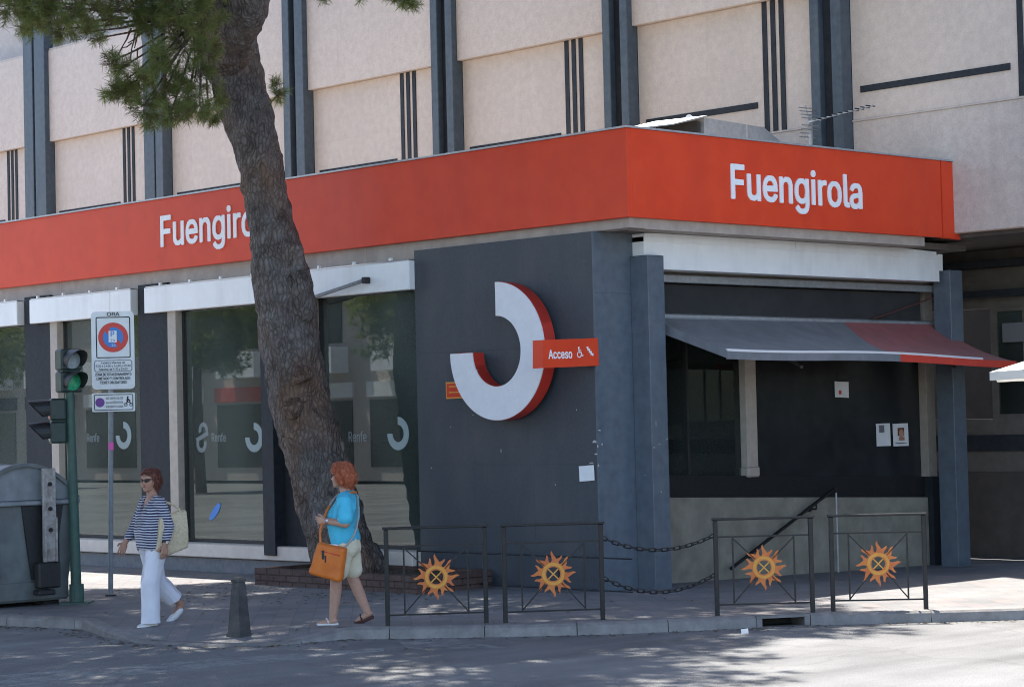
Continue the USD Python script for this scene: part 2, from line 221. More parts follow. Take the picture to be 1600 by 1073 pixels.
def part(parent, name, mesh, m, smooth=False, label=None, local=False, kind=None):
    """a mesh under a thing (or part); its vertices are given in world coordinates unless local"""
    path = parent.path+'/'+numbered(parent.path, name)
    if isinstance(mesh, (list, tuple)) and mesh and isinstance(mesh[0], trimesh.Trimesh): mesh = cat_(mesh)
    if not local:
        mesh = mesh.copy(); mesh.apply_transform(parent.inv)
    usdkit.mesh(stage, path, mesh, M[m], smooth=smooth)
    data(path, label=label, kind=kind)
    return Node(path, parent.inv)
def solo(name, mesh, m, label=None, cat=None, group=None, kind=None, smooth=False):
    path = '/World/'+numbered('/World', name)
    usdkit.mesh(stage, path, mesh, M[m], smooth=smooth); data(path, label=label, category=cat, group=group, kind=kind)
    return Node(path, np.eye(4))
def copy_of(src, label, loc, rz=0.0):
    p = stage.GetPrimAtPath(src.path); was = dict(p.GetCustomData())
    t = thing(src.path.rsplit('/', 1)[1], label, was.get('category'), loc, rz, was.get('group'))
    q = stage.GetPrimAtPath(t.path); q.GetReferences().AddInternalReference(Sdf.Path(src.path)); q.SetInstanceable(True)
    return t
def cat_(ms): return trimesh.util.concatenate(ms)
def bx(x0, x1, y0, y1, z0, z1, c=0.0):
    x0, x1 = sorted((x0, x1)); y0, y1 = sorted((y0, y1)); z0, z1 = sorted((z0, z1))
    c = min(c, (x1-x0)*.45, (y1-y0)*.45, (z1-z0)*.45)
    if c <= 0:
        b = trimesh.creation.box([x1-x0, y1-y0, z1-z0]); b.apply_translation([(x0+x1)/2, (y0+y1)/2, (z0+z1)/2]); return b
    pts = []
    for X, sx in ((x0, 1), (x1, -1)):
        for Y, sy in ((y0, 1), (y1, -1)):
            for Z, sz in ((z0, 1), (z1, -1)):
                pts += [(X+sx*c, Y+sy*c, Z), (X+sx*c, Y, Z+sz*c), (X, Y+sy*c, Z+sz*c)]
    return trimesh.convex.convex_hull(np.array(pts))
def hull(pts): return trimesh.convex.convex_hull(np.array(pts, float))
def tube(pts, r, n=8, caps=True):
    pts = np.asarray(pts, float); r = np.broadcast_to(r, len(pts)); V, F = [], []
    t = np.gradient(pts, axis=0); t /= np.linalg.norm(t, axis=1)[:, None]
    a = np.cross(t[0], [0, 0, 1.0]); a = np.cross(t[0], [1.0, 0, 0]) if np.linalg.norm(a) < .1 else a
    for i, p in enumerate(pts):
        a = a-t[i]*(a@t[i]); a /= np.linalg.norm(a); b = np.cross(t[i], a)
        th = np.arange(n)*2*math.pi/n
        V.append(p+r[i]*(np.cos(th)[:, None]*a+np.sin(th)[:, None]*b))
    V = np.vstack(V); k = len(pts)
    for i in range(k-1):
        for j in range(n):
            q = (j+1) % n; F += [(i*n+j, i*n+q, (i+1)*n+q), (i*n+j, (i+1)*n+q, (i+1)*n+j)]
    if caps:
        V = np.vstack([V, pts[0], pts[-1]]); c0, c1 = k*n, k*n+1
        for j in range(n):
            q = (j+1) % n; F += [(c0, q, j), (c1, (k-1)*n+j, (k-1)*n+q)]
    return trimesh.Trimesh(V, F, process=False)
def rod(a, b, r, n=8): return tube([a, b], r, n)
def bar(a, b, w, h=None):
    """a square bar from a to b"""
    a, b = np.asarray(a, float), np.asarray(b, float); h = h or w; L = np.linalg.norm(b-a)
    m = trimesh.creation.box([w, h, L]); m.apply_transform(trimesh.geometry.align_vectors([0, 0, 1], (b-a)/L)); m.apply_translation((a+b)/2); return m
FRONT = np.array([[0, 0, -1, 0], [-1, 0, 0, 0], [0, 1, 0, 0], [0, 0, 0, 1.0]])   # drawing plane -> wall facing -x (x to -y, y to z)
SIDE = np.array([[1, 0, 0, 0], [0, 0, -1, 0], [0, 1, 0, 0], [0, 0, 0, 1.0]])      # drawing plane -> wall facing -y
def placed(mesh, frame, at):
    m = mesh.copy(); T = frame.copy(); T[:3, 3] = at; m.apply_transform(T); return m
def extr(shape, d):
    gs = [g for g in getattr(shape, 'geoms', [shape]) if g.area > 1e-9]
    return cat_([trimesh.creation.extrude_polygon(g, d, engine='earcut') for g in gs])
def text(s, cap, width=None, depth=.004, bold=False):
    m = meshkit.text_mesh(s, cap, depth, bold); 
    if width: m.apply_scale([width/(m.bounds[1][0]-m.bounds[0][0]), 1, 1])
    m.apply_translation([-m.bounds[0][0], 0, 0]); return m
def ring(R, r, a0, a1, n=40):
    th = np.radians(np.linspace(a0, a1, n))
    return Polygon([(R*math.cos(t), R*math.sin(t)) for t in th]+[(r*math.cos(t), r*math.sin(t)) for t in th[::-1]])
def rrect(x0, y0, x1, y1, r): return sbox(x0+r, y0+r, x1-r, y1-r).buffer(r, quad_segs=4)

# ------------------------------------------------------------------ ground: road, kerb, pavement
ROAD = -0.11
g = trimesh.creation.box([1, 1, .02]); g.apply_scale([260, 260, 1]); g.apply_translation([0, 0, ROAD-.01])
solo('road', g, 'asphalt', kind='structure')
# top edge of the kerb from right to left, with how far it is dropped for the crossing
KP = [((24, -20), 0), ((10.3, -13.1), 0)]+[(tuple(gnd(x, y)[:2]), w) for x, y, w in ((1700, 945, 0), (1600, 950, 0), (1447, 954.5, 0), (1265, 959, 0), (1116, 966, 0), (960, 972.5, 0), (800, 976.5, 0), (640, 979.5, 0), (541, 980.5, 0), (500, 984, .5), (440, 989, 1.0), (330, 992, 1), (215, 987, 1), (165, 978, .45), (128, 966, 0))]+[((-5.62, 3.4), 0), ((-5.75, 5.0), 0), ((-5.8, 40), 0)]
KL = LineString([p for p, w in KP]); KS = np.array([KL.project(Point(p)) for p, w in KP]); KW = np.array([w for p, w in KP])
def groundz(x, y):
    p = Point(x, y); d = KL.distance(p); w = np.interp(KL.project(p), KS, KW); t = min(1, d/1.3)
    ramp = -.092*w*(1-t*t*(3-2*t))
    fall = -.10*min(1.15, max(0, (x-.9)/5.6))*min(1, max(0, (y+2.6)/2.2))
    return ramp+fall
inner = KL.parallel_offset(.15, 'right', join_style=2) if KL.parallel_offset(.15, 'right', join_style=2).distance(Point(0, 0)) < KL.distance(Point(0, 0)) else KL.parallel_offset(.15, 'left', join_style=2)
ic = list(inner.coords)
if math.dist(ic[0], KP[0][0]) > 5: ic = ic[::-1]
far = [(34, 40), (34, -20)]
pv = Polygon(ic+far).buffer(0); pv = max(getattr(pv, 'geoms', [pv]), key=lambda q: q.area)
v, f = trimesh.creation.triangulate_polygon(pv, engine='earcut')
pts = [Point(*p) for p in v]
near = pv.intersection(sbox(-8, -8, 9, 13))
def sheet(poly, size):
    v, f = trimesh.creation.triangulate_polygon(poly, engine='earcut')
    v3 = np.column_stack([v, np.zeros(len(v))]); v3, f = trimesh.remesh.subdivide_to_size(v3, f, size, max_iter=14)
    v3[:, 2] = [groundz(x, y) for x, y in v3[:, :2]]; return trimesh.Trimesh(v3, f, process=True)
pm = sheet(near.buffer(0), .33)
farm = sheet(pv.difference(sbox(-8, -8, 9, 13)).buffer(0), 6.0); farm.vertices[:, 2] -= .002
pm = cat_([pm, farm]); pm.update_faces(pm.nondegenerate_faces())
if pm.face_normals[:, 2].mean() < 0: pm.invert()
solo('pavement', pm, 'pavement', kind='structure', smooth=True)

kerb = thing('kerb', kind='structure')
INLET = (KL.project(Point(*gnd(1180, 962.5)[:2])), KL.project(Point(*gnd(1266, 959)[:2])))
INLET = (min(INLET), max(INLET))
def kerbpt(s, off, z):
    p = KL.interpolate(s); q = KL.interpolate(min(s+.02, KL.length)); d = np.array([q.x-p.x, q.y-p.y]); d /= np.linalg.norm(d); n = np.array([d[1], -d[0]])
    if (np.array([0, 0])-np.array([p.x, p.y])) @ n < 0: n = -n
    return np.array([p.x+n[0]*off, p.y+n[1]*off, z])
def kerb_stone(s0, s1, top=0.0):
    n = 8 if np.ptp(np.interp(np.linspace(s0, s1, 12), KS, KW)) > .02 or any(s0 < k < s1 for k in KS) else 1
    cut, out = np.linspace(s0+.004, s1-.004, n+1), []
    for a, b in zip(cut, cut[1:]):
        pts = []
        for s in (a, b):
            p = KL.interpolate(s); zt = groundz(p.x, p.y)+top+.002
            pts += [kerbpt(s, -.012, ROAD-.05), kerbpt(s, 0, zt-.022), kerbpt(s, .022, zt), kerbpt(s, .15, zt), kerbpt(s, .15, ROAD-.05)]
        out.append(hull(pts))
    return cat_(out)
s = KL.project(Point(7, -10.2)); end = KL.project(Point(-5.8, 16))
cuts = []
while s < INLET[0]-.3: cuts.append(s); s += rng.uniform(.92, 1.06)
a = cuts+[INLET[0]]
s = INLET[1]; b = [s]
while s < end:
    s += rng.uniform(.85, 1.02)
    b.append(s)
for seq in (a, b):
    for s0, s1 in zip(seq, seq[1:]): part(kerb, 'kerb_stone', kerb_stone(s0, s1, rng.uniform(-.003, .004)), 'kerb')
long = [KL.interpolate(t) for t in np.linspace(0, KL.project(Point(7, -10.2)), 12)]
for s0, s1 in zip(np.linspace(0, a[0], 8), np.linspace(0, a[0], 8)[1:]): part(kerb, 'kerb_stone', kerb_stone(s0, s1), 'kerb')
for s0, s1 in zip(np.linspace(b[-1], KL.length-.05, 8), np.linspace(b[-1], KL.length-.05, 8)[1:]): part(kerb, 'kerb_stone', kerb_stone(s0, s1), 'kerb')
# drain opening in the kerb
dr = thing('storm_drain', 'dark rectangular drain opening cut into the kerb below the gap between two sun railings', 'drain', tuple(gnd(1222, 961)))
def kslab(s0, s1, o0, o1, z0, z1): return hull([kerbpt(s, o, z) for s in (s0, s1) for o in (o0, o1) for z in (z0, z1)])
i0, i1 = INLET
part(dr, 'lintel', kslab(i0+.003, i1-.003, .0, .15, -.022, .003), 'kerb')
part(dr, 'back_wall', kslab(i0, i1, .36, .40, -.5, -.022), 'dark'); part(dr, 'basin', kslab(i0, i1, -.02, .40, -.52, -.5), 'soil')
for q in ((i0+.003, i0+.06), (i1-.06, i1-.003)): part(dr, 'cheek', kslab(q[0], q[1], 0, .36, -.5, -.023), 'kerb')
part(dr, 'apron', kslab(i0, i1, -.35, -.012, ROAD-.03, ROAD+.006), 'asphalt')
part(dr, 'sill_stone', kslab(i0+.06, i1-.06, .0, .10, -.5, ROAD+.012), 'porch')
# worn crossing bars on the road and a newer patch
for i, q in enumerate((((-40, 1058), (340, 1029), (600, 1012), (600, 1017), (340, 1042), (-40, 1077)), ((620, 1001), (705, 998), (790, 1012), (640, 1014)))):
    P = [gnd(x, y, ROAD)[:2] for x, y in q]
    v, f = trimesh.creation.triangulate_polygon(Polygon(P), engine='earcut'); mm = trimesh.Trimesh(np.column_stack([v, np.full(len(v), ROAD+.004)]), f, process=False)
    if mm.face_normals[:, 2].mean() < 0: mm.invert()
    solo('road_marking', mm, 'paint', kind='structure')

# ------------------------------------------------------------------ station building
st = thing('station_building', 'low station entrance pavilion with red fascia, white shutter boxes and dark corner wall', 'building')
LONG = 30.0
# dark corner block with its cladding panels
part(st, 'corner_core', bx(.012, .93, .012, 3.09, -.2, 4.10), 'panel')
ys = [0.0, 1.04, 2.07, 3.10]; zs = [-.15, 1.46, 2.83, 4.125]
for i in range(3):
    for j in range(3):
        part(st, 'cladding_panel', bx(0, .0118, ys[i]+.0007, ys[i+1]-.0007, zs[j]+.0007, zs[j+1]-.0007), 'panel')
for z0, z1 in ((-.15, 1.46), (1.46, 3.42), (3.42, 4.125)):
    part(st, 'cladding_panel', bx(.0, .95, -.02, .0-.001, z0+.0008, z1-.0008), 'column_paint')
# beige frieze and red fascia
part(st, 'frieze', cat_([bx(.05, .3, 3.101, LONG, 3.88, 4.30), bx(.05, .3, -.56, 3.099, 4.128, 4.30), bx(.3, 5.62, -.56, -.30, 4.12, 4.30)]), 'frieze')
part(st, 'soffit', bx(.3, 6.9, -.30, 3.0, 4.12, 4.2), 'porchlight')
for y in list(np.arange(4.1, LONG, 2.4)): part(st, 'frieze_joint', bx(.047, .06, y, y+.012, 3.9, 4.24), 'joint')
fl = part(st, 'fascia', bx(-.03, .05, -.62, LONG, 4.24, 5.25, .004), 'red', label='long red fascia board over the shop windows')
fr = part(st, 'fascia', bx(.05, 5.93, -.62, -.56, 4.24, 5.25, .003), 'red', label='red fascia board over the awning')
part(st, 'fascia_end', hull([(5.945, -.63, 4.235), (5.945, -.56, 4.235), (6.33, -.63, 4.225), (6.33, -.56, 4.225), (5.945, -.625, 5.25), (5.945, -.56, 5.25), (6.22, -.625, 5.24), (6.22, -.56, 5.24)]), 'red')
part(st, 'fascia_trim', cat_([bx(-.05, .055, -.64, LONG, 5.25, 5.272), bx(.055, 6.2, -.64, -.55, 5.25, 5.272)]), 'galv')
part(st, 'parapet', cat_([bx(.05, .22, -.56, LONG, 4.30, 5.23), bx(.22, 6.18, -.56, -.40, 4.30, 5.23)]), 'frieze')
part(st, 'roof', bx(.22, 6.2, -.40, LONG, 4.95, 5.03), 'frieze')
# lettering
b0, b1, t0 = sight(1143, 309, 1, -.63), sight(1348, 327, 1, -.63), sight(1143, 256, 1, -.63)
LW, LC = b1[0]-b0[0], t0[2]-b0[2]
part(fr, 'lettering', placed(text('Fuengirola', LC*.98, LW, .012, True), SIDE, (b0[0], -.6205, b0[2])), 'letter', local=True)
l0, lt = sight(251, 385, 0, -.04), sight(251, 338, 0, -.04)
part(fl, 'lettering', placed(text('Fuengirola', (lt[2]-l0[2])*.98, LW*(lt[2]-l0[2])/LC, .012, True), FRONT, (-.0305, l0[1], l0[2])), 'letter', local=True)
# columns of the long front
COLY = [5.35, 8.447, 11.54, 14.63, 17.72]
for y in COLY: part(st, 'column', bx(0, .3, y, y+.735, .0, 4.06, .006), 'slate', label=None)
part(st, 'column_cover', bx(-.17, -.002, 5.83, 6.085, .27, 3.6, .006), 'slate')
part(st, 'plinth', bx(-.08, .3, 3.1, LONG, -.1, .20, .01), 'base')
part(st, 'sill', bx(-.14, .28, 3.1, LONG, .203, .39, .012), 'sill')
# white shutter boxes
BOXES = [(3.103, 8.90), (9.24, 11.98), (12.34, 18.0)]
for i, (a, b) in enumerate(BOXES):
    bo = part(st, 'shutter_box', bx(-.09, .045, a, b, 3.64, 4.005, .008), 'white')
    part(bo, 'cap', bx(-.075, .045, a+.02, b-.02, 4.006, 4.02), 'chrome')
    for y in np.arange(a+.35, b-.1, .72): part(bo, 'bracket', bx(-.085, -.05, y, y+.04, 4.0205, 4.055), 'white')
    if i == 1: part(bo, 'seam', bx(-.0915, -.08, 9.77, 9.775, 3.65, 4.0), 'joint')
# windows of the long front: frame > panes, beside a beige post
BAYS = [(3.12, 5.15), (6.087, 8.245), (9.185, 11.337), (12.28, 14.43), (15.37, 17.5)]
for i, (a, b) in enumerate(BAYS):
    part(st, 'window_post', bx(-.01, .2, b, b+.2, .392, 3.64, .004), 'mullion')
    w = part(st, 'window', cat_([bx(.10, .16, a, a+.045, .392, 3.70), bx(.10, .16, b-.045, b, .392, 3.70), bx(.10, .16, a+.045, b-.045, .392, .44), bx(.10, .16, a+.045, b-.045, 3.64, 3.70)]), 'blackplastic')
    part(w, 'pane', bx(.124, .130, a+.045, b-.045, .44, 3.64), 'glass')
    part(w, 'transom', bx(.135, .2, a+.045, b-.045, 1.08, 1.29), 'black')
    if i: part(w, 'lower_panel', bx(.26, .28, a+.55, b-.28, .42, 1.08), 'frosted')
# inside: floor, back wall, ceiling
part(st, 'interior_wall', cat_([bx(3.4, 3.5, 3.1, LONG, 0, 4.1), bx(.95, 3.4, 3.02, 3.1, 0, 4.1), bx(.3, 3.4, LONG-.1, LONG, 0, 4.1)]), 'dark')
part(st, 'interior_floor', bx(.3, 3.4, 3.1, LONG-.1, .2, .38), 'porch')
part(st, 'interior_ceiling', bx(.3, 3.4, 3.1, LONG-.1, 3.72, 3.8), 'porchlight')
# window stickers: the round mark, its mirrored shadow and the faint word
def decal(frame_at, shape, m, name='window_sticker', th=.002, frame=FRONT):
    part(st, name, placed(extr(shape, th), frame, frame_at), m)
for px, py, X, R in ((622, 677, .1195, .21), (397, 683, .1195, .2), (193, 680, .1195, .2)):
    p = sight(px, py, 0, X); decal(p, ring(R, R*.52, -180, 90), 'decal')
p = sight(316, 682, 0, .1195)
decal(p, unary_union([affinity.translate(ring(.11, .05, -10, 200), .03, .09), affinity.translate(ring(.12, .06, 150, 380), -.02, -.1), affinity.rotate(sbox(-.15, -.03, .15, .03), 20)]), 'decal_faint')
for px, py, h, wd in ((545, 690, .13, .36), (331, 690, .12, .33), (136, 690, .12, .33)):
    p = sight(px, py, 0, .1195); part(st, 'window_lettering', placed(text('Renfe', h, wd, .002), FRONT, p), 'decal_faint')

# inside the middle window: red panel, box, leaflet
def inside(px0, py0, px1, py1, x): a, b = sight(px0, py1, 0, x), sight(px1, py0, 0, x); return min(a[1], b[1]), max(a[1], b[1]), a[2], b[2]
y0, y1, z0, z1 = inside(366, 745, 425, 560, .8)
ip = thing('display_board', 'red display board with a white edge strip standing behind the middle window', 'display', (.8, y0, .38)); part(ip, 'board', bx(.8, .84, y0, y1, .5, z1), 'redside')
part(ip, 'edge_strip', bx(.78, .84, y1+.005, y1+.10, .5, z1-.25), 'white'); part(ip, 'foot_block', bx(.7, .95, y0+.1, y1-.1, .39, .5), 'white'); part(ip, 'picture', bx(.792, .799, y0+.1, y1-.1, 1.25, 1.7), 'red'); part(ip, 'dark_field', bx(.792, .799, y0+.05, y1-.05, 1.75, z1-.3), 'hair_dark')
y0, y1, z0, z1 = inside(322, 745, 348, 590, 1.1)
ip = thing('display_stand', 'thin pale leaflet stand behind the middle window, left of the red panel', 'stand', (1.1, y0, .38)); part(ip, 'board', bx(1.1, 1.13, y0, y1, 2.0, 2.75), 'frosted'); part(ip, 'pole', rod((1.12, (y0+y1)/2, .38), (1.12, (y0+y1)/2, 2.0), .02), 'galv'); part(ip, 'picture', bx(1.09, 1.099, y0+.05, y1-.05, 2.1, 2.5), 'redside')
y0, y1, z0, z1 = inside(293, 842, 308, 808, .2)
cb = thing('cardboard_box', 'small cardboard box standing inside the middle window near its left post', 'box', (.2, y0, .44)); part(cb, 'carton', bx(.18, .25, y0, y1, .442, .78, .004), 'straw'); part(cb, 'tape', bx(.176, .1795, y0, y1, .6, .63), 'mullion')
p = sight(336, 799, 0, .118)
lf = thing('blue_leaflet', 'tilted blue leaflet stuck low on the middle window', 'leaflet', (.118, p[1], p[2])); part(lf, 'sheet', placed(extr(affinity.rotate(affinity.scale(Point(0, 0).buffer(1), .17, .055), 42), .002), FRONT, (.1195, p[1], p[2])), 'signblue')
# posts and a counter behind the right-hand window
for px0, px1, m_ in ((527, 545, 'frosted'), (556, 566, 'frosted'), (585, 600, 'polegrey')):
    y0, y1, z0, z1 = inside(px0, 800, px1, 470, 2.2); part(st, 'inner_post', bx(2.2, 2.3, y0, y1, .38, 3.72), m_)
part(st, 'counter', bx(2.4, 2.9, 1.9, 6.5, .38, 1.35), 'porchlight')
# short front: low wall, dark window bay, posts, columns, shutter box
part(st, 'low_wall', hull([(.955, .3, -.25), (6.68, .3, -.25), (.955, .3, 1.035), (6.68, .3, .812), (.955, .55, -.25), (6.68, .55, -.25), (.955, .55, 1.035), (6.68, .55, .812)]), 'marble')
for k in range(4):
    xa, xb = .96+k*1.43, .96+(k+1)*1.43-.004; zt = lambda x: 1.030-(x-.955)*.0389
    part(st, 'marble_panel', hull([(x, y, z) for x in (xa, xb) for y, z in ((.28, -.2), (.2995, -.2), (.28, zt(x)), (.2995, zt(x)))]), 'marble')
part(st, 'window_base', hull([(x, y, z) for x, z0, z1 in ((.955, 1.036, 1.30), (6.68, .813, 1.09)) for y in (.33, .5) for z in (z0, z1)]), 'black')
M['glass2'] = glassmat('entrance_glass', (.45, .5, .48), 1.6, .012)
w = part(st, 'window', cat_([bx(.955, 1.02, .36, .44, 1.29, 3.62), bx(1.02, 3.0, .36, .44, 3.55, 3.62), bx(1.95, 1.99, .36, .44, 1.26, 3.55)]), 'blackplastic')
part(w, 'pane', bx(1.02, 2.98, .40, .406, 1.2, 3.55), 'glass2', local=True)
part(st, 'window_post', bx(2.985, 3.19, .30, .46, 1.22, 3.62, .006), 'mullion'); part(st, 'post_foot', bx(2.975, 3.21, .285, .47, 1.205, 1.34, .02), 'mullion')
dw = part(st, 'window', bx(3.19, 6.68, .38, .46, .95, 3.62), 'darkglass', label='large dark window with papers taped to it')
part(st, 'window_post', bx(6.685, 6.88, .26, .46, 1.09, 3.66, .006), 'mullion'); part(st, 'pier', bx(6.685, 6.9, .2, .5, -.3, 1.085), 'slate')
part(st, 'end_wall', bx(6.7, 6.9, .47, 3.0, -.3, 4.1), 'porch')
part(st, 'bay_back', cat_([bx(.95, 6.7, 2.4, 2.5, 0, 4.1), bx(.93, .95, .5, 2.4, 0, 4.1)]), 'dark'); part(st, 'bay_floor', bx(.95, 6.7, .55, 2.4, -.2, .1), 'dark')
part(st, 'header_rail', bx(.96, 6.66, .02, .10, 3.575, 3.665, .006), 'galv')
part(st, 'awning_housing', bx(.96, 6.44, .13, .30, 3.19, 3.57, .01), 'dark')
part(st, 'bay_soffit', bx(.95, 6.7, .1, .6, 3.63, 3.7), 'porchlight')
sb = part(st, 'shutter_box', hull([(x, y, z) for x, z0, z1 in ((.66, 3.705, 4.075), (6.42, 3.70, 4.055)) for y in (-.20, .12) for z in (z0, z1)]), 'white')
part(sb, 'cover', hull([(.66, -.215, 4.02), (.66, -.215, 4.114), (.66, .1, 4.114), (.66, .1, 4.02), (3.4, -.215, 4.02), (3.4, -.215, 4.20), (3.4, .1, 4.20), (6.35, -.215, 4.0), (6.35, -.215, 4.095), (6.35, .1, 4.095), (6.35, .1, 4.0)]), 'white')
part(sb, 'seam', bx(3.398, 3.403, -.2165, -.2, 4.03, 4.195), 'joint'); part(sb, 'end_plate', bx(6.42, 6.52, -.19, .1, 3.85, 4.07), 'white')
for (x0, x1, zb) in ((.61, .89, -.2), (6.52, 6.80, -.35)):
    part(st, 'column', bx(x0, x1, -.30, -.022, zb, 3.855, .006), 'column_paint')

# ------------------------------------------------------------------ main building behind
mb = thing('main_building', 'tall beige stone building with pairs of dark vertical fins, behind the red fascia', 'building')
XW = 6.2
part(mb, 'core_wall', cat_([bx(6.225, 6.7, -16, LONG, 4.30, 9.72), bx(6.5, 6.9, -16, LONG, 9.72, 12.2)]), 'joint')
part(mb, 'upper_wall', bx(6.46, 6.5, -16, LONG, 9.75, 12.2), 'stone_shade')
PIL = []
for a, b, c, d, y in ((35, 49, 52, 68, 60), (224, 240, 242, 250.5, 200), (439, 449.5, 458, 471, 0), (670.5, 681, 693.5, 704.5, 0), (939, 950.5, 966.5, 978.5, 0), (1263, 1277, 1296, 1312, 0)):
    PIL.append([sight(x, y, 0, 5.98)[1] for x in (a, b, c, d)])
PIL[1][3] = PIL[1][2]-.24
PIL.append([v-4.25 for v in PIL[-1]]); PIL.append([v-4.25 for v in PIL[-1]]); PIL.insert(0, [v+4.3 for v in PIL[0]])
for y1, y2, y3, y4 in PIL:
    low = 4.31 if y1 < 0.5 else 5.0
    part(mb, 'pilaster_back', bx(6.10, 6.224, y4+.01, y1-.01, low, 9.72), 'slate')
    part(mb, 'pilaster_fin', bx(5.98, 6.10, y2, y1, low, 12.1, .008), 'slate_fin'); part(mb, 'pilaster_fin', bx(5.98, 6.20, y4, y3, low, 12.1, .008), 'slate_fin')
edges = sorted(PIL, key=lambda p: p[0])
def tiles(y0, y1, zrows, x, m, wid):
    n = max(1, round((y1-y0)/wid)); w = (y1-y0)/n
    for z0, z1 in zip(zrows, zrows[1:]):
        for k in range(n):
            e = rng.uniform(0, .0035)
            part(mb, 'stone_panel', bx(x+e*.25, 6.224, y0+k*w+.0004, y0+(k+1)*w-.0004, z0+.0004, z1-.0004), m)
for p, q in zip(edges, edges[1:]):
    y0, y1 = p[0]+.004, q[3]-.004
    big = y1 < -3 or y0 > 20
    tiles(y0, y1, [5.985, 6.92, 7.85] if not big else [5.985, 7.85], XW, 'stone', .66 if not big else 2)
    tiles(y0, y1, [7.855, 8.78, 9.7] if not big else [7.855, 9.7], 6.085, 'stone', .95 if not big else 2)
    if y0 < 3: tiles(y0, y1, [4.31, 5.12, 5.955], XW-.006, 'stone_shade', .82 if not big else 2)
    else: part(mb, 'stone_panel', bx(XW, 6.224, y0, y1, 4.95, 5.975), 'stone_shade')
    part(mb, 'cornice', bx(6.10, 6.5, y0, y1, 9.703, 9.745, .006), 'stone')
    # three dark vertical strips and one long flat strip per bay
    ys = y0+.62
    for k in range(3): part(mb, 'vertical_strip', bx(XW-.014, XW+.004, ys+k*.155, ys+k*.155+.085, 5.99, 7.848), 'slate')
    part(mb, 'flat_strip', bx(XW-.012, XW+.004, ys+.52, y1-.14, 6.345, 6.435), 'slate')
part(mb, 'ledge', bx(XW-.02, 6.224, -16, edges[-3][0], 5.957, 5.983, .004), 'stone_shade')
# open ground floor to the right of the pavilion
part(mb, 'soffit', bx(6.3, 8.6, -16, 4.0, 4.245, 4.30), 'porch')
part(mb, 'porch_wall', cat_([bx(8.5, 8.7, -16, 3, 3.42, 4.24), bx(8.5, 8.7, -16, 3, 1.62, 1.85), bx(8.5, 8.7, -16, 3, 1.10, 1.39)]), 'porchlight')
part(mb, 'porch_band', bx(8.47, 8.7, -16, 3, 1.392, 1.618), 'slate')
part(mb, 'porch_base', bx(8.48, 8.7, -16, 3, -.4, 1.098), 'porch')
for z in (3.98, 3.56): part(mb, 'beam', bx(8.25, 8.5, -16, 3, z, z+.10), 'slate')
part(mb, 'room_wall', bx(10.5, 10.6, -16, 3, 0, 4.2), 'dark')
for k, y in enumerate((.62, -.95, -2.5, -4.1)):
    w = part(mb, 'window', cat_([bx(8.52, 8.6, y-1.45, y-1.40, 1.85, 3.42), bx(8.52, 8.6, y-.26, y-.16, 1.85, 3.42), bx(8.52, 8.6, y-1.4, y-.26, 1.85, 1.91), bx(8.52, 8.6, y-1.4, y-.26, 3.36, 3.42)]), 'porchlight')
    part(w, 'pane', bx(8.55, 8.556, y-1.4, y-.26, 1.91, 3.36), 'glass')
    for j in range(2): part(w, 'glazing_bar', bx(8.53, 8.548, y-.72-j*.33, y-.69-j*.33, 1.91, 3.36), 'porchlight')
wp = sight(1578, 520, 0, 8.45)
solo('window_notice', bx(8.44, 8.445, wp[1]-.24, wp[1]+.12, wp[2]-.13, wp[2]+.14), 'inkgrey', 'grey notice hanging inside the window right of the last column', 'notice')

# ------------------------------------------------------------------ across the street (seen in the window panes)
ob = thing('opposite_building', 'pale apartment block across the street, mirrored in the shop windows', 'building', (-33, 30, 0))
part(ob, 'wall', bx(-41, -33, 6, 78, 0, 15), 'stone_shade')
for y in np.arange(8, 76, 4.6):
    part(ob, 'shop_window', bx(-33.02, -32.96, y, y+3.6, .5, 2.9), 'darkglass'); part(ob, 'shop_sign', bx(-33.1, -32.9, y-.1, y+3.7, 3.0, 3.55), ('white', 'redside', 'white', 'slate')[int(y) % 4])
    for z in (5, 8, 11): part(ob, 'window', bx(-33.02, -32.97, y+.5, y+2.2, z, z+1.6), 'darkglass'); part(ob, 'balcony', bx(-33.02, -32.2, y+.2, y+2.6, z-1.1, z-.15), 'white')
ob2 = thing('opposite_building', 'low dark fronted building across the side street, mirrored in the entrance glass', 'building', (20, -46, 0))
part(ob2, 'wall', bx(-6, 60, -56, -46, 0, 8), 'porchlight')
for x in np.arange(-4, 58, 5): part(ob2, 'shop_window', bx(x, x+3.8, -46.04, -45.95, .4, 3.0), 'darkglass'); part(ob2, 'window', bx(x+.6, x+2.6, -46.04, -45.95, 4.6, 6.4), 'darkglass')

# ------------------------------------------------------------------ signs, awning and papers on the building
def sphere_hull(pts): return m3.Manifold.batch_hull([m3.Manifold.sphere(r, 18).translate([float(c) for c in p]) for p, r in pts])
def chain(pts): return [sphere_hull([pts[i], pts[i+1]]) for i in range(len(pts)-1)]
def solid(parts, edge=.012, it=10, lamb=.5, nu=.53):
    mm = m3.Manifold.batch_boolean(parts, m3.OpType.Add).refine_to_length(edge).to_mesh()
    t = trimesh.Trimesh(mm.vert_properties[:, :3], mm.tri_verts, process=True)
    if it: trimesh.smoothing.filter_taubin(t, lamb=lamb, nu=nu, iterations=it)
    return t
def to_m3(t): return m3.Manifold(m3.Mesh(np.asarray(t.vertices, np.float32), np.asarray(t.faces, np.uint32)))

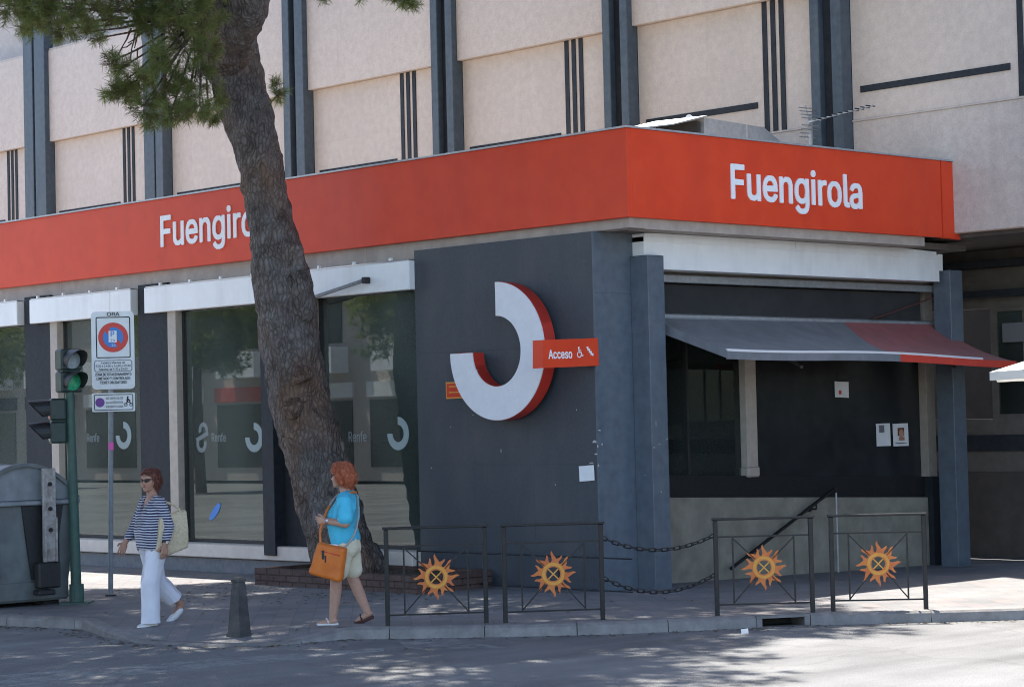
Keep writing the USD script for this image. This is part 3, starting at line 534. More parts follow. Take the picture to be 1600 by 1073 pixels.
# round three-quarter ring mark on the dark wall
C0 = sight(775, 548, 0, -.27); R = (sight(775, 440, 0, -.27)[2]-sight(775, 657, 0, -.27)[2])/2
C0[2] = (sight(775, 440, 0, -.27)[2]+sight(775, 657, 0, -.27)[2])/2
logo = thing('ring_sign', 'large white three-quarter ring with red edges standing off the dark corner wall', 'sign', (0, C0[1], C0[2]))
rg = ring(R, R*.505, -180, 90, 72)
part(logo, 'red_body', placed(extr(rg, .17), FRONT, (-.085, C0[1], C0[2])), 'redside', smooth=40)
part(logo, 'white_face', placed(extr(rg.buffer(-.004), .012), FRONT, (-.2555, C0[1], C0[2])), 'logo_white')
for a in (-150, -60, 60): 
    y, z = C0[1]-R*.75*math.cos(math.radians(a)), C0[2]+R*.75*math.sin(math.radians(a)); part(logo, 'bracket', rod((0, y, z), (-.09, y, z), .02), 'galv')
for k, (a0, a1, rr) in enumerate(((195, 330, .10), (200, 260, .13), (280, 330, .09))):   # scuffs where something brushed the face
    o = affinity.translate(ring(rr, rr-.006, a0, a1, 16), (-.42, -.1, .28)[k], (-.16, -.48, -.52)[k])
    part(logo, 'scuff', placed(extr(o, .001), FRONT, (-.2677, C0[1], C0[2])), 'letter')
# red access sign sticking out at the corner
bl, br = sight(848, 575, 1, -.03), sight(936, 571, 1, -.03); tl, tr = sight(848, 531, 1, -.03), sight(934, 528, 1, -.03)
acc = thing('access_sign', 'red box sign reading Acceso with wheelchair and stairs symbols, beside the white ring', 'sign', (bl[0], -.03, bl[2]))
part(acc, 'box', hull([(bl[0], y, bl[2]) for y in (-.03, .13)]+[(br[0]-.0, y, br[2]) for y in (-.03, .13)]+[(tl[0], y, tl[2]) for y in (-.03, .13)]+[(tr[0], y, tr[2]) for y in (-.03, .13)]), 'red')
def on_acc(mesh, px, py):
    p = sight(px, py, 1, -.0305); m = mesh.copy(); m.apply_transform(trimesh.transformations.rotation_matrix(math.radians(.9), [0, 0, 1])); return placed(m, SIDE, p)
tw = sight(894, 560, 1, -.03)[0]-sight(857, 560, 1, -.03)[0]; th = sight(857, 545, 1, -.03)[2]-sight(857, 559, 1, -.03)[2]
part(acc, 'lettering', on_acc(text('Acceso', th*.95, tw, .004, True), 857, 560), 'letter')
u = th*1.15/10
wheel = unary_union([affinity.translate(Point(0, 0).buffer(1.0), 3.2, 9.2), LineString([(3.2, 8), (3.4, 4.6), (6.4, 4.6), (7.6, 1.2), (8.8, 1.6)]).buffer(.48), LineString([(3.3, 6.6), (6, 6.6)]).buffer(.42), affinity.translate(ring(3.1, 2.2, 130, 360, 24), 3.6, 2.6)])
part(acc, 'wheelchair_symbol', on_acc(extr(affinity.scale(wheel, u, u, origin=(0, 0)), .004), 901, 558), 'letter')
stair = LineString([(0, 9), (1.5, 9), (1.5, 7), (3.5, 7), (3.5, 5), (5.5, 5), (5.5, 3), (7.5, 3), (7.5, 1.6)]).buffer(.75, cap_style=2, join_style=2)
part(acc, 'stairs_symbol', on_acc(extr(affinity.scale(stair, u*1.1, u*1.1, origin=(0, 0)), .004), 917, 558.5), 'letter')
p = sight(698, 623, 0, -.002); q = sight(722, 596, 0, -.002)
pl = thing('small_plaque', 'small red plaque with a yellow border half hidden by the white ring', 'plaque', (0, p[1], p[2]))
part(pl, 'border', bx(-.012, 0, q[1]-.1, p[1], p[2], q[2]), 'sunyellow'); part(pl, 'plate', bx(-.016, -.0115, q[1]-.085, p[1]-.018, p[2]+.018, q[2]-.018), 'red')
for k in range(2): part(pl, 'text_line', bx(-.0175, -.0155, q[1]-.02, p[1]-.06, p[2]+.07+k*.07, p[2]+.085+k*.07), 'sunyellow')
# chips and scratches in the dark wall's paint
for px, py, w_, h_ in ((937, 672, 5, 3), (929, 690, 8, 6), (934, 697, 3, 6), (941, 694, 3, 5), (931, 709, 6, 3), (924, 723, 9, 3), (935, 727, 3, 5), (783, 704, 1.2, 8), (674, 731, 3, 3), (704, 667, 2, 2), (868, 757, 3, 3), (901, 640, 2, 3), (739, 648, 3, 1.5), (866, 358, 1.5, 6)):
    p = sight(px, py, 0, 0); k_ = 26/FPX; rr_ = [(math.cos(a)*rng.uniform(.5, 1), math.sin(a)*rng.uniform(.5, 1)) for a in np.arange(7)*.897]
    part(st, 'paint_chip', placed(extr(Polygon([(x*w_*k_*.7, z*h_*k_*.5) for x, z in rr_]), .001), FRONT, (-.0003, p[1], p[2])), 'galv')
for px, py, w_, h_ in ((1025, 662, 1.2, 12), (1022, 699, 4, 3), (1030, 694, 5, 1.5), (1042, 686, 3, 3), (1033, 768, 2, 4), (1008, 742, 2, 2)):
    p = sight(px, py, 1, -.30); k_ = 26/FPX; rr_ = [(math.cos(a)*rng.uniform(.5, 1), math.sin(a)*rng.uniform(.5, 1)) for a in np.arange(7)*.897]
    part(st, 'paint_chip', placed(extr(Polygon([(x*w_*k_*.7, z*h_*k_*.5) for x, z in rr_]), .001), SIDE, (p[0], -.3003, p[2])), 'galv')
# papers
def paper(px0, py0, px1, py1, ax, v, label, m='paper', tilt=0.0):
    a, b = sight(px0, py1, ax, v), sight(px1, py0, ax, v); c = (a+b)/2; k = 1-ax; w = abs(b[k]-a[k])/2; h = (b[2]-a[2])/2
    t = thing('paper_notice', label, 'notice', c)
    th = np.linspace(-1, 1, 7); V = []; 
    for i in th:
        for j in (-1, 1):
            x, z = i*w, j*h; x, z = x*math.cos(tilt)-z*math.sin(tilt), x*math.sin(tilt)+z*math.cos(tilt)
            o = -.004-.006*(abs(i)**3)*(1 if j < 0 else .3); V.append((c[0]+(o if ax == 0 else x), c[1]+(o if ax == 1 else -x), c[2]+z))
    F = []
    for i in range(6): F += [(2*i, 2*i+2, 2*i+3), (2*i, 2*i+3, 2*i+1)]
    part(t, 'sheet', trimesh.Trimesh(V, F, process=False), m); return t, c, w, h
paper(906, 727, 929, 751, 0, -.002, 'white paper square stuck low on the dark corner wall', tilt=.06)
t, c, w, h = paper(1304, 596, 1325, 621, 1, .375, 'white paper with a small red mark, highest on the dark window', tilt=-.03)
part(t, 'red_mark', bx(c[0]-w*.45, c[0]-w*.1, .363, .365, c[2]-h*.6, c[2]-h*.1), 'signred')
t, c, w, h = paper(1369, 661, 1390, 697, 1, .375, 'white notice with a small grey picture, left of the portrait notice')
part(t, 'picture', bx(c[0]-w*.6, c[0]+w*.1, .362, .364, c[2]+h*.2, c[2]+h*.85), 'inkgrey')
t, c, w, h = paper(1395, 661, 1418, 697, 1, .375, 'white notice with a face portrait taped to the dark window')
part(t, 'portrait_hair', bx(c[0]-w*.38, c[0]+w*.42, .3625, .364, c[2]-h*.1, c[2]+h*.62, 0), 'hair_dark'); 
part(t, 'portrait_face', placed(extr(affinity.scale(Point(0, 0).buffer(1), w*.30, h*.36), .001), SIDE, (c[0]+w*.05, .362, c[2]+h*.12)), 'skin')
part(t, 'portrait_neck', bx(c[0]-w*.25, c[0]+w*.45, .3615, .3635, c[2]-h*.5, c[2]-h*.2), 'skin_tan'); part(t, 'text_line', bx(c[0]-w*.7, c[0]+w*.7, .362, .364, c[2]-h*.78, c[2]-h*.7), 'inkgrey')
t, c, w, h = paper(1157, 981, 1168, 990, 1, -4.62, 'crumpled white paper lying in the gutter left of the drain opening')
# awning
aw = thing('awning', 'sagging grey and red cloth awning rolled out over the dark window', 'awning', (1.0, .05, 3.1))
nx, ny = 29, 9
def awn(x0b, x1b, x0f, x1f):
    V, F = [], []
    for j in range(ny):
        t = j/(ny-1)
        for i in range(nx):
            s = i/(nx-1); x = (x0b+(x1b-x0b)*s)*(1-t)+(x0f+(x1f-x0f)*s)*t; sx = (x-1)/5.6
            zb, zf = 3.16, 2.72-.10*sx
            V.append((x, .12+(-1.12-.12)*t, zb+(zf-zb)*t-.075*math.sin(math.pi*t)-.018*math.sin(7*sx+1)*t))
    for j in range(ny-1):
        for i in range(nx-1): a = j*nx+i; F += [(a, a+nx+1, a+1), (a, a+nx, a+nx+1)]
    m = trimesh.Trimesh(V, F, process=False); m2 = m.copy(); m2.vertices[:, 2] -= .006; m2.invert(); return cat_([m, m2])
part(aw, 'grey_cloth', awn(.99, 4.72, .99, 4.24), 'awn_grey', smooth=True); part(aw, 'red_cloth', awn(4.723, 6.75, 4.243, 6.75), 'awn_red', smooth=True)
zf = lambda x: 2.72-.10*(x-1)/5.6-.018*math.sin(7*(x-1)/5.6+1)
def valance(x0, x1, n=16):
    xs = np.linspace(x0, x1, n); return cat_([hull([(x, y, z) for x, in ((a,), (b,)) for y in (-1.150, -1.128) for z in (zf(x)-.085, zf(x)+.005)]) for a, b in zip(xs, xs[1:])])
part(aw, 'valance', valance(.99, 4.24), 'awn_grey'); part(aw, 'valance', valance(4.2405, 6.75), 'awn_val')
part(aw, 'front_bar', tube([(x, -1.135, zf(x)+.018) for x in np.linspace(1.0, 6.0, 20)], .0165, 8), 'letter')
part(aw, 'side_flap', hull([(.985, .1, 3.17), (.985, -1.15, 2.72), (.985, -1.15, 2.63), (.985, .1, 3.04), (.978, .1, 3.17), (.978, -1.15, 2.63), (.978, -1.15, 2.72), (.978, .1, 3.04)]), 'awn_grey')
part(aw, 'roller', rod((.98, .14, 3.17), (6.68, .14, 3.15), .045, 10), 'galv')
for x in (2.3, 5.4):
    e = (x+.5, -.45, 2.72); part(aw, 'folding_arm', cat_([bar((x, .14, 3.0), e, .04), bar(e, (x+.1, -1.08, 2.53), .035)]), 'black')
part(aw, 'arm', bar((6.55, .0, 3.5), (5.3, .07, 3.2), .022), 'sandal')
# shutter arm lying on the long white box
a, b = sight(486, 466, 0, -.16), sight(569, 438, 0, -.16); a = b+(a-b)*1.9
sa = thing('shutter_rod', 'thin grey metal rod lying slantwise across the white shutter box behind the pine trunk', 'metal rod', b)
part(sa, 'rod', rod(a, b, .024, 10), 'polegrey'); part(sa, 'end_cap', bx(b[0]-.035, b[0]+.065, b[1]-.05, b[1]+.02, b[2]-.04, b[2]+.04, .01), 'black')
# rail along the dark wall, handrail of the ramp
r0, r1 = sight(652, 862, 0, -.30), sight(987, 871, 0, -.30)
wr = thing('wall_rail', 'thin black rail running low along the foot of the dark corner wall', 'rail', (r0[0], r0[1], 0))
r0[2] = r1[2] = (r0[2]+r1[2])/2
part(wr, 'rail', rod(r0, r1, .009), 'black'); part(wr, 'lower_rail', rod((r0[0], r0[1], .05), (r1[0], r1[1], .05), .008), 'black')
for k in (.0, .34, .68): q = r0+(r1-r0)*k; part(wr, 'post', rod((q[0], q[1], -.05), (q[0], q[1], r0[2]), .012), 'black')
h0, h1 = sight(1142, 888, 1, .16), sight(1296, 769, 1, .16); h2 = sight(1304, 764, 1, .16)
hr = thing('handrail', 'sloping black handrail with a pale end post in front of the grey marble wall', 'handrail', (h1[0], .16, 0))
part(hr, 'rail', tube([h0, h1, h2-np.array([.02, 0, .0]), h2+np.array([.03, 0, -.03])], .022, 10), 'black')
part(hr, 'end_post', rod((h2[0]+.03, .16, -.15), (h2[0]+.03, .16, h2[2]-.03), .012), 'galv')
for s in (.25, .86): q = h0+(h1-h0)*s; part(hr, 'bracket', cat_([rod(q-[0, 0, .02], q-[0, 0, .08], .012), rod(q-[0, 0, .08], (q[0], .29, q[2]-.08), .012), rod((q[0], .265, q[2]-.08), (q[0], .285, q[2]-.08), .04, 12)]), 'black')
# roof: duct and aerial
dk = thing('roof_duct', 'grey sheet-metal air duct with an open mouth on the pavilion roof behind the fascia', 'duct', (4.4, 2.0, 5.03))
d = lambda x, y, yy: sight(x, y, 1, yy)
A = [d(1037, 196, 2.0), d(1076, 186, 2.0)]
part(dk, 'body', hull([(3.95, 1.75, 5.05), (3.98, 1.75, 5.94), (3.95, 2.6, 5.05), (3.98, 2.6, 5.97), (5.25, 1.75, 5.05), (5.2, 1.75, 5.90), (5.25, 2.6, 5.05), (5.2, 2.6, 5.93), (5.75, 1.75, 5.05), (5.62, 1.75, 5.70), (5.75, 2.6, 5.05), (5.62, 2.6, 5.72)]), 'galv')
part(dk, 'hood', hull([(3.30, 1.70, 5.80), (3.30, 2.65, 5.83), (3.99, 1.70, 5.965), (3.99, 2.65, 5.995), (3.30, 1.70, 5.785), (3.99, 1.70, 5.945), (3.30, 2.65, 5.815), (3.99, 2.65, 5.975)]), 'galv')
part(dk, 'mouth', bx(3.90, 3.949, 1.8, 2.55, 5.1, 5.9), 'dark'); part(dk, 'cheek', hull([(3.32, 2.6, 5.8), (3.95, 2.6, 5.95), (3.95, 2.6, 5.1), (3.75, 2.6, 5.1), (3.32, 2.63, 5.8), (3.95, 2.63, 5.95), (3.95, 2.63, 5.1), (3.75, 2.63, 5.1)]), 'galv')
part(dk, 'seam', bx(4.85, 4.88, 1.74, 1.75, 5.1, 5.915), 'chrome'); part(dk, 'pipe', rod((4.3, 2.3, 6.02), (5.0, 2.9, 6.08), .05, 12), 'white')
part(dk, 'foot', cat_([bx(4.0, 4.1, 1.8, 2.5, 5.03, 5.06), bx(5.1, 5.2, 1.8, 2.5, 5.03, 5.06)]), 'galv')
m0, mtop = sight(1267, 236, 1, 2.0), sight(1268, 172, 1, 2.0); m0[0] = min(m0[0], 5.95)
s_ = (EYE+(m0-EYE)); XA = 6.0; mb_ = sight(1267, 236, 0, 5.75); mt_ = sight(1266, 190, 0, 5.75)
an = thing('tv_aerial', 'television aerial with a long toothed boom on a thin mast above the fascia', 'aerial', (5.75, mb_[1], 5.03))
part(an, 'mast', rod((5.75, mb_[1], 5.03), (5.75, mb_[1], mt_[2]+.1), .022), 'galv')
a0, a1 = sight(1264, 191, 0, 5.70), sight(1363, 165, 0, 5.70); 
a1 = sight(1363, 165, 0, 5.55)
part(an, 'boom', bar(a0, a1, .022), 'galv')
dr_ = (a1-a0)/np.linalg.norm(a1-a0); cr = np.cross(dr_, [0, 0, 1.0]); cr /= np.linalg.norm(cr)
for s in np.linspace(.12, .97, 11): q = a0+(a1-a0)*s; part(an, 'element', rod(q-cr*.085, q+cr*.085, .009, 6), 'black' if s > .2 else 'galv')
for sg in (1, -1):
    for k in range(4):
        q = a0+dr_*(.02-.02*k)+np.array([0, 0, sg*(.05+.05*k)]); part(an, 'reflector', rod(q-cr*.16, q+cr*.16, .008, 6), 'galv')
    part(an, 'reflector_arm', rod(a0, a0+np.array([0, 0, sg*.24])-dr_*.06, .010, 6), 'galv')

# ------------------------------------------------------------------ street furniture
# four railings with a painted sun, posts on the kerb
def flame(n=16, r0=.118, r1=.228):
    rays = []
    for k in range(n):
        L = (r1 if k % 2 == 0 else r1*.87)-r0; a = 2*math.pi*k/n; w = .031 if k % 2 == 0 else .028; pts = []
        ts = np.linspace(0, 1, 8); off = .013*np.sin(ts*math.pi*1.7)*(1 if k % 2 else -1)
        up = [(r0-.02+(L+.02)*t, o+w*(1-t)**.7) for t, o in zip(ts, off)]; dn = [(r0-.02+(L+.02)*t, o-w*(1-t)**.7) for t, o in zip(ts, off)][::-1]
        rays.append(affinity.rotate(Polygon(up+dn[1:]), math.degrees(a), origin=(0, 0)).buffer(0))
    return unary_union(rays+[Point(0, 0).buffer(r0)]).difference(Point(0, 0).buffer(.072))
FL = flame()
VERT = np.array([[1, 0, 0, 0], [0, 0, -1, 0], [0, 1, 0, 0], [0, 0, 0, 1.0]])
def railing(label, a, b):
    a, b = np.asarray(a), np.asarray(b); W = float(np.linalg.norm((b-a)[:2])); rz = math.atan2(b[1]-a[1], b[0]-a[0])
    t = thing('sun_railing', label, 'railing', (a[0], a[1], 0), rz, 'railings with a painted sun along the kerb')
    P = lambda n, m, mm='black', **k: part(t, n, m, mm, local=True, **k)
    for x in (0, W): 
        P('post', cat_([bx(x-.022, x+.022, -.022, .022, -.1, .935, .004)]), 'black'); 
    P('top_rail', bx(-.035, W+.035, -.024, .024, .936, .962, .006)); P('upper_bar', bx(.0222, W-.0222, -.008, .008, .765, .781)); P('lower_bar', bx(.0222, W-.0222, -.008, .008, .096, .112))
    i0, i1 = .17, W-.17
    for x in (i0, i1): P('upright', bx(x-.008, x+.008, -.0075, .0075, .1125, .7645))
    cx, cz = W/2, .462
    for x, z in ((i0, .118), (i1, .118), (i0, .758), (i1, .758)):
        d = np.array([cx-x, 0, cz-z]); d /= np.linalg.norm(d); e = np.array([cx, 0, cz])-d*.12; P('diagonal', bar((x, .0, z), e, .013, .010))
    s = P('sun', placed(extr(FL, .010), VERT, (cx, .005, cz)), 'sunorange')
    part(s, 'sun_ring', placed(extr(ring(.110, .082, 0, 360, 40).buffer(0), .004), VERT, (cx, -.0052, cz)), 'sunyellow', local=True)
    part(s, 'sun_rim', placed(extr(ring(.084, .070, 0, 360, 36).buffer(0), .016), VERT, (cx, .008, cz)), 'sunorange', local=True)
    for q in (45, -45): part(s, 'cross_bar', placed(extr(affinity.rotate(sbox(-.085, -.006, .085, .006), q, origin=(0, 0)), .006+.002*(q > 0)), VERT, (cx, 0, cz)), 'sunyellow', local=True)
    return t
BP = [gnd(x, y) for x, y in ((606, 977.5), (760, 972.5), (790, 972.5), (942, 967.5), (1121, 961), (1270, 957), (1302, 954.5), (1447, 951.5))]
railing('black sun railing nearest the woman in turquoise, leftmost of four', BP[0], BP[1])
railing('black sun railing in front of the dark wall, its right post holding the chains', BP[2], BP[3])
railing('black sun railing whose left post holds the chains, before the sloping handrail', BP[4], BP[5])
railing('black sun railing standing furthest right, its right post in full sun', BP[6], BP[7])
def link(r=.030, w=.0065, L=.022):
    th = np.linspace(0, 2*math.pi, 13)[:-1]; pts = [(r*.62*math.cos(t), 0, r*.62*math.sin(t)+(L if math.sin(t) > 0 else -L)) for t in th]; V, F = [], []
    pts = np.array(pts); n = len(pts)
    for i in range(n):
        tg = pts[(i+1) % n]-pts[i-1]; tg /= np.linalg.norm(tg); s = np.cross(tg, [0, 1, 0])
        for k in range(5): a = 2*math.pi*k/5; V.append(pts[i]+w*(math.cos(a)*s+math.sin(a)*np.array([0, 1, 0])))
    for i in range(n):
        for k in range(5): a, b, c, d = i*5+k, i*5+(k+1) % 5, ((i+1) % n)*5+(k+1) % 5, ((i+1) % n)*5+k; F += [(a, b, c), (a, c, d)]
    return trimesh.Trimesh(V, F, process=False)
LK = link()
def chain_thing(label, za, zb, sag):
    a, b = BP[3].copy(), BP[4].copy(); a[2], b[2] = za, zb
    ts = np.linspace(0, 1, 400); P = a+(b-a)*ts[:, None]; P[:, 2] -= sag*4*ts*(1-ts); s = np.r_[0, np.cumsum(np.linalg.norm(np.diff(P, axis=0), axis=1))]
    t = thing('chain', label, 'chain', a); n = int(s[-1]/.062)
    for k in range(n):
        q = [np.interp((k+.5)/n*s[-1]+o, s, P[:, j]) for o in (-.03, .03) for j in range(3)]; q0, q1 = np.array(q[:3]), np.array(q[3:]); d = (q1-q0)/np.linalg.norm(q1-q0)
        m = LK.copy(); m.apply_transform(trimesh.transformations.rotation_matrix(math.pi/2*(k % 2)+.4, [0, 0, 1])); m.apply_transform(trimesh.geometry.align_vectors([0, 0, 1], d)); m.apply_translation((q0+q1)/2); part(t, 'link', m, 'black')
    for q in (a, b): part(t, 'eye', rod(q-[0, 0, .02], q+[0, 0, .02], .012, 6), 'black')
chain_thing('upper of two sagging black chains between the sun railings', .81, .80, .14)
chain_thing('lower of two sagging black chains, hanging at knee height above the kerb', .417, .414, .165)

# bollard
bo_ = gnd(374, 983); bz = groundz(bo_[0], bo_[1])
bol = thing('bollard', 'short tapering dark cast bollard standing between the two women', 'bollard', (bo_[0], bo_[1], bz), .55)
pts = lambda r, z, n=8: [(r*math.cos(a+.39), r*math.sin(a+.39), z) for a in np.arange(n)*2*math.pi/n]
part(bol, 'shaft', hull(pts(.118, -.03, 4)+pts(.066, .52, 4)), 'concrete', local=True); part(bol, 'cap', hull(pts(.072, .523, 4)+pts(.074, .545, 4)+pts(.05, .57, 4)), 'concrete', local=True); part(bol, 'base', hull(pts(.130, -.04, 4)+pts(.126, .02, 4)), 'concrete', local=True)

# planter kerb round the pine
plx = -1.3
plt = thing('planter', 'low brown brick edging around the foot of the pine trunk', 'planter', (-1.0, 3.4, 0))
part(plt, 'soil', bx(-1.2, -.2, 1.8, 4.72, 0, .17), 'soil')
def course(x0, x1, y0, y1, along):
    n = max(1, round(((x1-x0) if along == 'x' else (y1-y0))/.26))
    for r in range(3):
        z0, z1 = .078*r-.02, .078*(r+1)-.025; o = .5*(r % 2)
        cuts = [0]+[(k+o)/n for k in range(0 if o else 1, n)]+[1]
        for c0, c1 in zip(cuts, cuts[1:]):
            e = rng.uniform(0, .004)
            if along == 'x': b = bx(x0+(x1-x0)*c0+.003, x0+(x1-x0)*c1-.003, y0+e, y1-e, z0, z1, .006)
            else: b = bx(x0+e, x1-e, y0+(y1-y0)*c0+.003, y0+(y1-y0)*c1-.003, z0, z1, .006)
            part(plt, 'brick', b, 'brickedge')
course(-1.3, -1.19, 1.7, 4.80, 'y'); course(-1.19, -.2, 1.7, 1.81, 'x'); course(-1.19, -.2, 4.69, 4.80, 'x'); course(-.2, -.09, 1.7, 4.80, 'y')
part(plt, 'mortar', cat_([bx(-1.29, -1.2, 1.71, 4.79, 0, .205), bx(-1.2, -.2, 1.72, 1.80, 0, .205), bx(-1.2, -.2, 4.70, 4.79, 0, .205)]), 'soil')

# parking sign on its pole
sp = gnd(168, 931); D = np.array([sp[0], sp[1]])-EYE[:2]; rz = math.atan2(RT[1], RT[0])+.06
dist = float((sp-EYE) @ FW); mpp = dist/FPX
sg = thing('parking_sign', 'grey pole carrying a tall no-parking plate headed ORA and a smaller plate below', 'sign', (sp[0], sp[1], 0), rz)
P = lambda n, m, mm, par=sg, **k: part(par, n, m, mm, local=True, **k)
z_of = lambda y: (931-y)*mpp+.03
P('pole', tube([(.03, .05, -.05), (.06, .05, 1.6), (.10, .05, 3.35)], .030, 14), 'polegrey', smooth=40)
P('pole_foot', hull([(.03+.07*math.cos(a), .05+.07*math.sin(a), z) for a in np.arange(10)*.628 for z in (-.02, .015)]), 'black')
P('sticker', bx(.04, .10, .0172, .0192, z_of(707), z_of(695)), 'pink')
x0, x1 = -.255, .255; Z0, Z1 = z_of(612), z_of(490); W = x1-x0; Hh = Z1-Z0
def L(shape, d, y): return placed(extr(shape, d), VERT, (0, y, 0))
SX = .115
def L(shape, d, y): return placed(extr(shape, d), VERT, (SX, y, 0))
pa = P('upper_plate', L(rrect(x0, Z0, x1, Z1, .05), .012, .014), 'signwhite')
Q = lambda n, m, mm, par=pa: part(par, n, m, mm, local=True)
def zz(f): return Z1-f*Hh
fr_ = rrect(x0+.055, zz(.60), x1-.045, zz(.07), .02); Q('frame', L(fr_.difference(fr_.buffer(-.012)), .002, .0015), 'ink')
cx, cz, rr = .005, zz(.335), .178
Q('red_disc', L(affinity.translate(Point(0, 0).buffer(rr, 24), cx, cz), .002, .0015), 'signred')
blue = Point(0, 0).buffer(rr*.68, 24).difference(affinity.rotate(sbox(-rr, -.028, rr, .028), -52, origin=(0, 0)))
Q('blue_disc', L(affinity.translate(blue, cx, cz), .002, -.0007), 'signblue')
Q('white_panel', L(affinity.translate(sbox(-.048, -.07, .048, .07), cx-.005, cz+.01), .002, -.0029), 'signwhite')
def T(s, cap, xc, z, width=None, bold=False, mm='ink', par=pa, y=-.0005, n='lettering'):
    m = text(s, cap, width, .0015, bold); m.apply_translation([xc-m.bounds[1][0]/2, 0, 0]); Q(n, placed(m, VERT, (SX, y, z)), mm, par)
T('P', .062, cx-.006, cz+.012, mm='signblue', y=-.005, bold=True); T('24', .034, cx-.004, cz-.05, mm='signblue', y=-.005); T('24', .03, cx+.005, cz-.108, mm='signwhite', y=-.0029)
T('ORA', .042, .01, zz(.058), .15, True)
f2 = rrect(x0+.03, zz(.775), x1-.03, zz(.625), .03); Q('frame', L(f2.difference(f2.buffer(-.008)), .002, .0015), 'inkgrey')
for k, s_ in enumerate(('Lunes a Viernes de', '9:30 a 14:00 y 16:30 a 20:30', 'Sabados de 9:30 a 14:00')): T(s_, .026, .0, zz(.672+.042*k), (.28, .41, .34)[k], mm='ink')
for k, s_ in enumerate(('ZONA DE ESTACIONAMIENTO', 'LIMITADO Y CONTROLADO', 'TICKET OBLIGATORIO')): T(s_, .031, .0, zz(.825+.052*k), (.43, .40, .32)[k], True)
pb = P('lower_plate', L(rrect(x0-.005, z_of(647), x1-.005, z_of(618), .012), .012, .014), 'signwhite'); zl0, zl1 = z_of(647), z_of(618)
f3 = rrect(x0+.02, zl0+.015, x1-.025, zl1-.015, .02); Q('frame', L(f3.difference(f3.buffer(-.009)), .002, .0015), 'ink', pb)
Q('purple_disc', L(affinity.translate(Point(0, 0).buffer(.055, 14), x0+.09, (zl0+zl1)/2), .002, .0015), 'signpurple', pb)
for k, s_ in enumerate(('DE VEHICULOS', '2a CATEGORIA', 'EXCEPTO ORA')): T(s_, .026, .01, zl1-.075-.05*k, .20, par=pb)
bk = unary_union([affinity.translate(ring(.022, .015, 0, 360, 20).buffer(0), dx, 0) for dx in (-.03, .035)]+[LineString([(-.03, 0), (-.01, .03), (.02, .03), (.035, 0)]).buffer(.005), LineString([(-.012, .03), (-.008, .07), (.018, .045)]).buffer(.009), affinity.translate(Point(0, 0).buffer(.011), -.004, .088)])
Q('bicycle_symbol', L(affinity.translate(bk, .17, (zl0+zl1)/2-.03), .002, .0015), 'ink', pb)
for z in (Z0+.2, Z1-.25, (zl0+zl1)/2): P('clamp', bx(.05, .15, .0145, .09, z-.02, z+.02, .004), 'galv')

# traffic light
tp = gnd(120, 942); mpp2 = float((tp-EYE) @ FW)/FPX; zt = lambda y: (942-y)*mpp2
tl_ = thing('traffic_light', 'green traffic light pole with one lamp head facing right and one facing left', 'traffic light', (tp[0], tp[1], 0), math.atan2(RT[1], RT[0]))
P = lambda n, m, mm, par=tl_, **k: part(par, n, m, mm, local=True, **k)
P('pole', tube([(.0, 0, -.05), (-.02, 0, 1.2), (-.045, 0, zt(606))], [.062, .058, .052], 16), 'green', smooth=40)
P('pole_base', cat_([hull([(.085*math.cos(a), .085*math.sin(a), z) for a in np.arange(12)*.5236 for z in (0, .22)]), bx(-.17, .17, -.17, .17, -.02, .02, .004)]), 'green')
def head(par, xc, yc, z0, z1, face, lamps, hw=.135, name='lamp_head'):
    """two-lamp head whose lamps look along the angle FACE in the drawing plane (0 = right)"""
    Rm = trimesh.transformations.rotation_matrix(face, [0, 0, 1]); Tm = trimesh.transformations.translation_matrix([xc, yc, 0])
    def X(m): m = m.copy(); m.apply_transform(Tm @ Rm); return m
    zm = (z0+z1)/2; h = P(name, X(cat_([bx(-.12, .06, -hw, hw, zm+.006, z1, .02), bx(-.12, .06, -hw, hw, z0, zm-.006, .02), bx(-.10, .04, -hw*.8, hw*.8, zm-.008, zm+.008)])), 'green_dark')
    r = min(hw*.78, (z1-z0)/4*.82)
    for zc, lm in zip(((zm+z1)/2, (z0+zm)/2), lamps):
        th = np.linspace(0, 2*math.pi, 20, endpoint=False)
        dome = hull([(.061, r*math.cos(a), zc+r*math.sin(a)) for a in th]+[(.061+r*.22, r*.55*math.cos(a), zc+r*.55*math.sin(a)) for a in th]); part(h, 'lens', X(dome), lm, local=True, smooth=40)
        vt = np.radians(np.linspace(-35, 215, 18)); V, F = [], []
        for a in vt:
            ln = .06+.17*max(0, min(1, (math.sin(a)+.65)/1.5))
            for rad in (r*1.10, r*1.15): V += [(.06, rad*math.cos(a), zc+rad*math.sin(a)), (.06+ln, rad*math.cos(a), zc+rad*math.sin(a)-.01)]
        for i in range(len(vt)-1):
            a = i*4; b = a+4; F += [(a, b, b+1), (a, b+1, a+1), (a+2, b+3, b+2), (a+2, a+3, b+3), (a+1, b+1, b+3), (a+1, b+3, a+3)]
        part(h, 'visor', X(trimesh.Trimesh(V, F, process=False)), 'blackplastic', local=True)
    return h
head(tl_, -.035, -.0, zt(613), zt(545), math.radians(-52), ('lensgrey', 'lensgreen'))
head(tl_, -.22, .0, zt(692), zt(622), math.radians(-163), ('lensred', 'lensgrey'), .14)
P('head_bracket', cat_([bx(-.16, -.03, -.02, .02, zt(685), zt(680)), bx(-.16, -.03, -.02, .02, zt(634), zt(629))]), 'green')

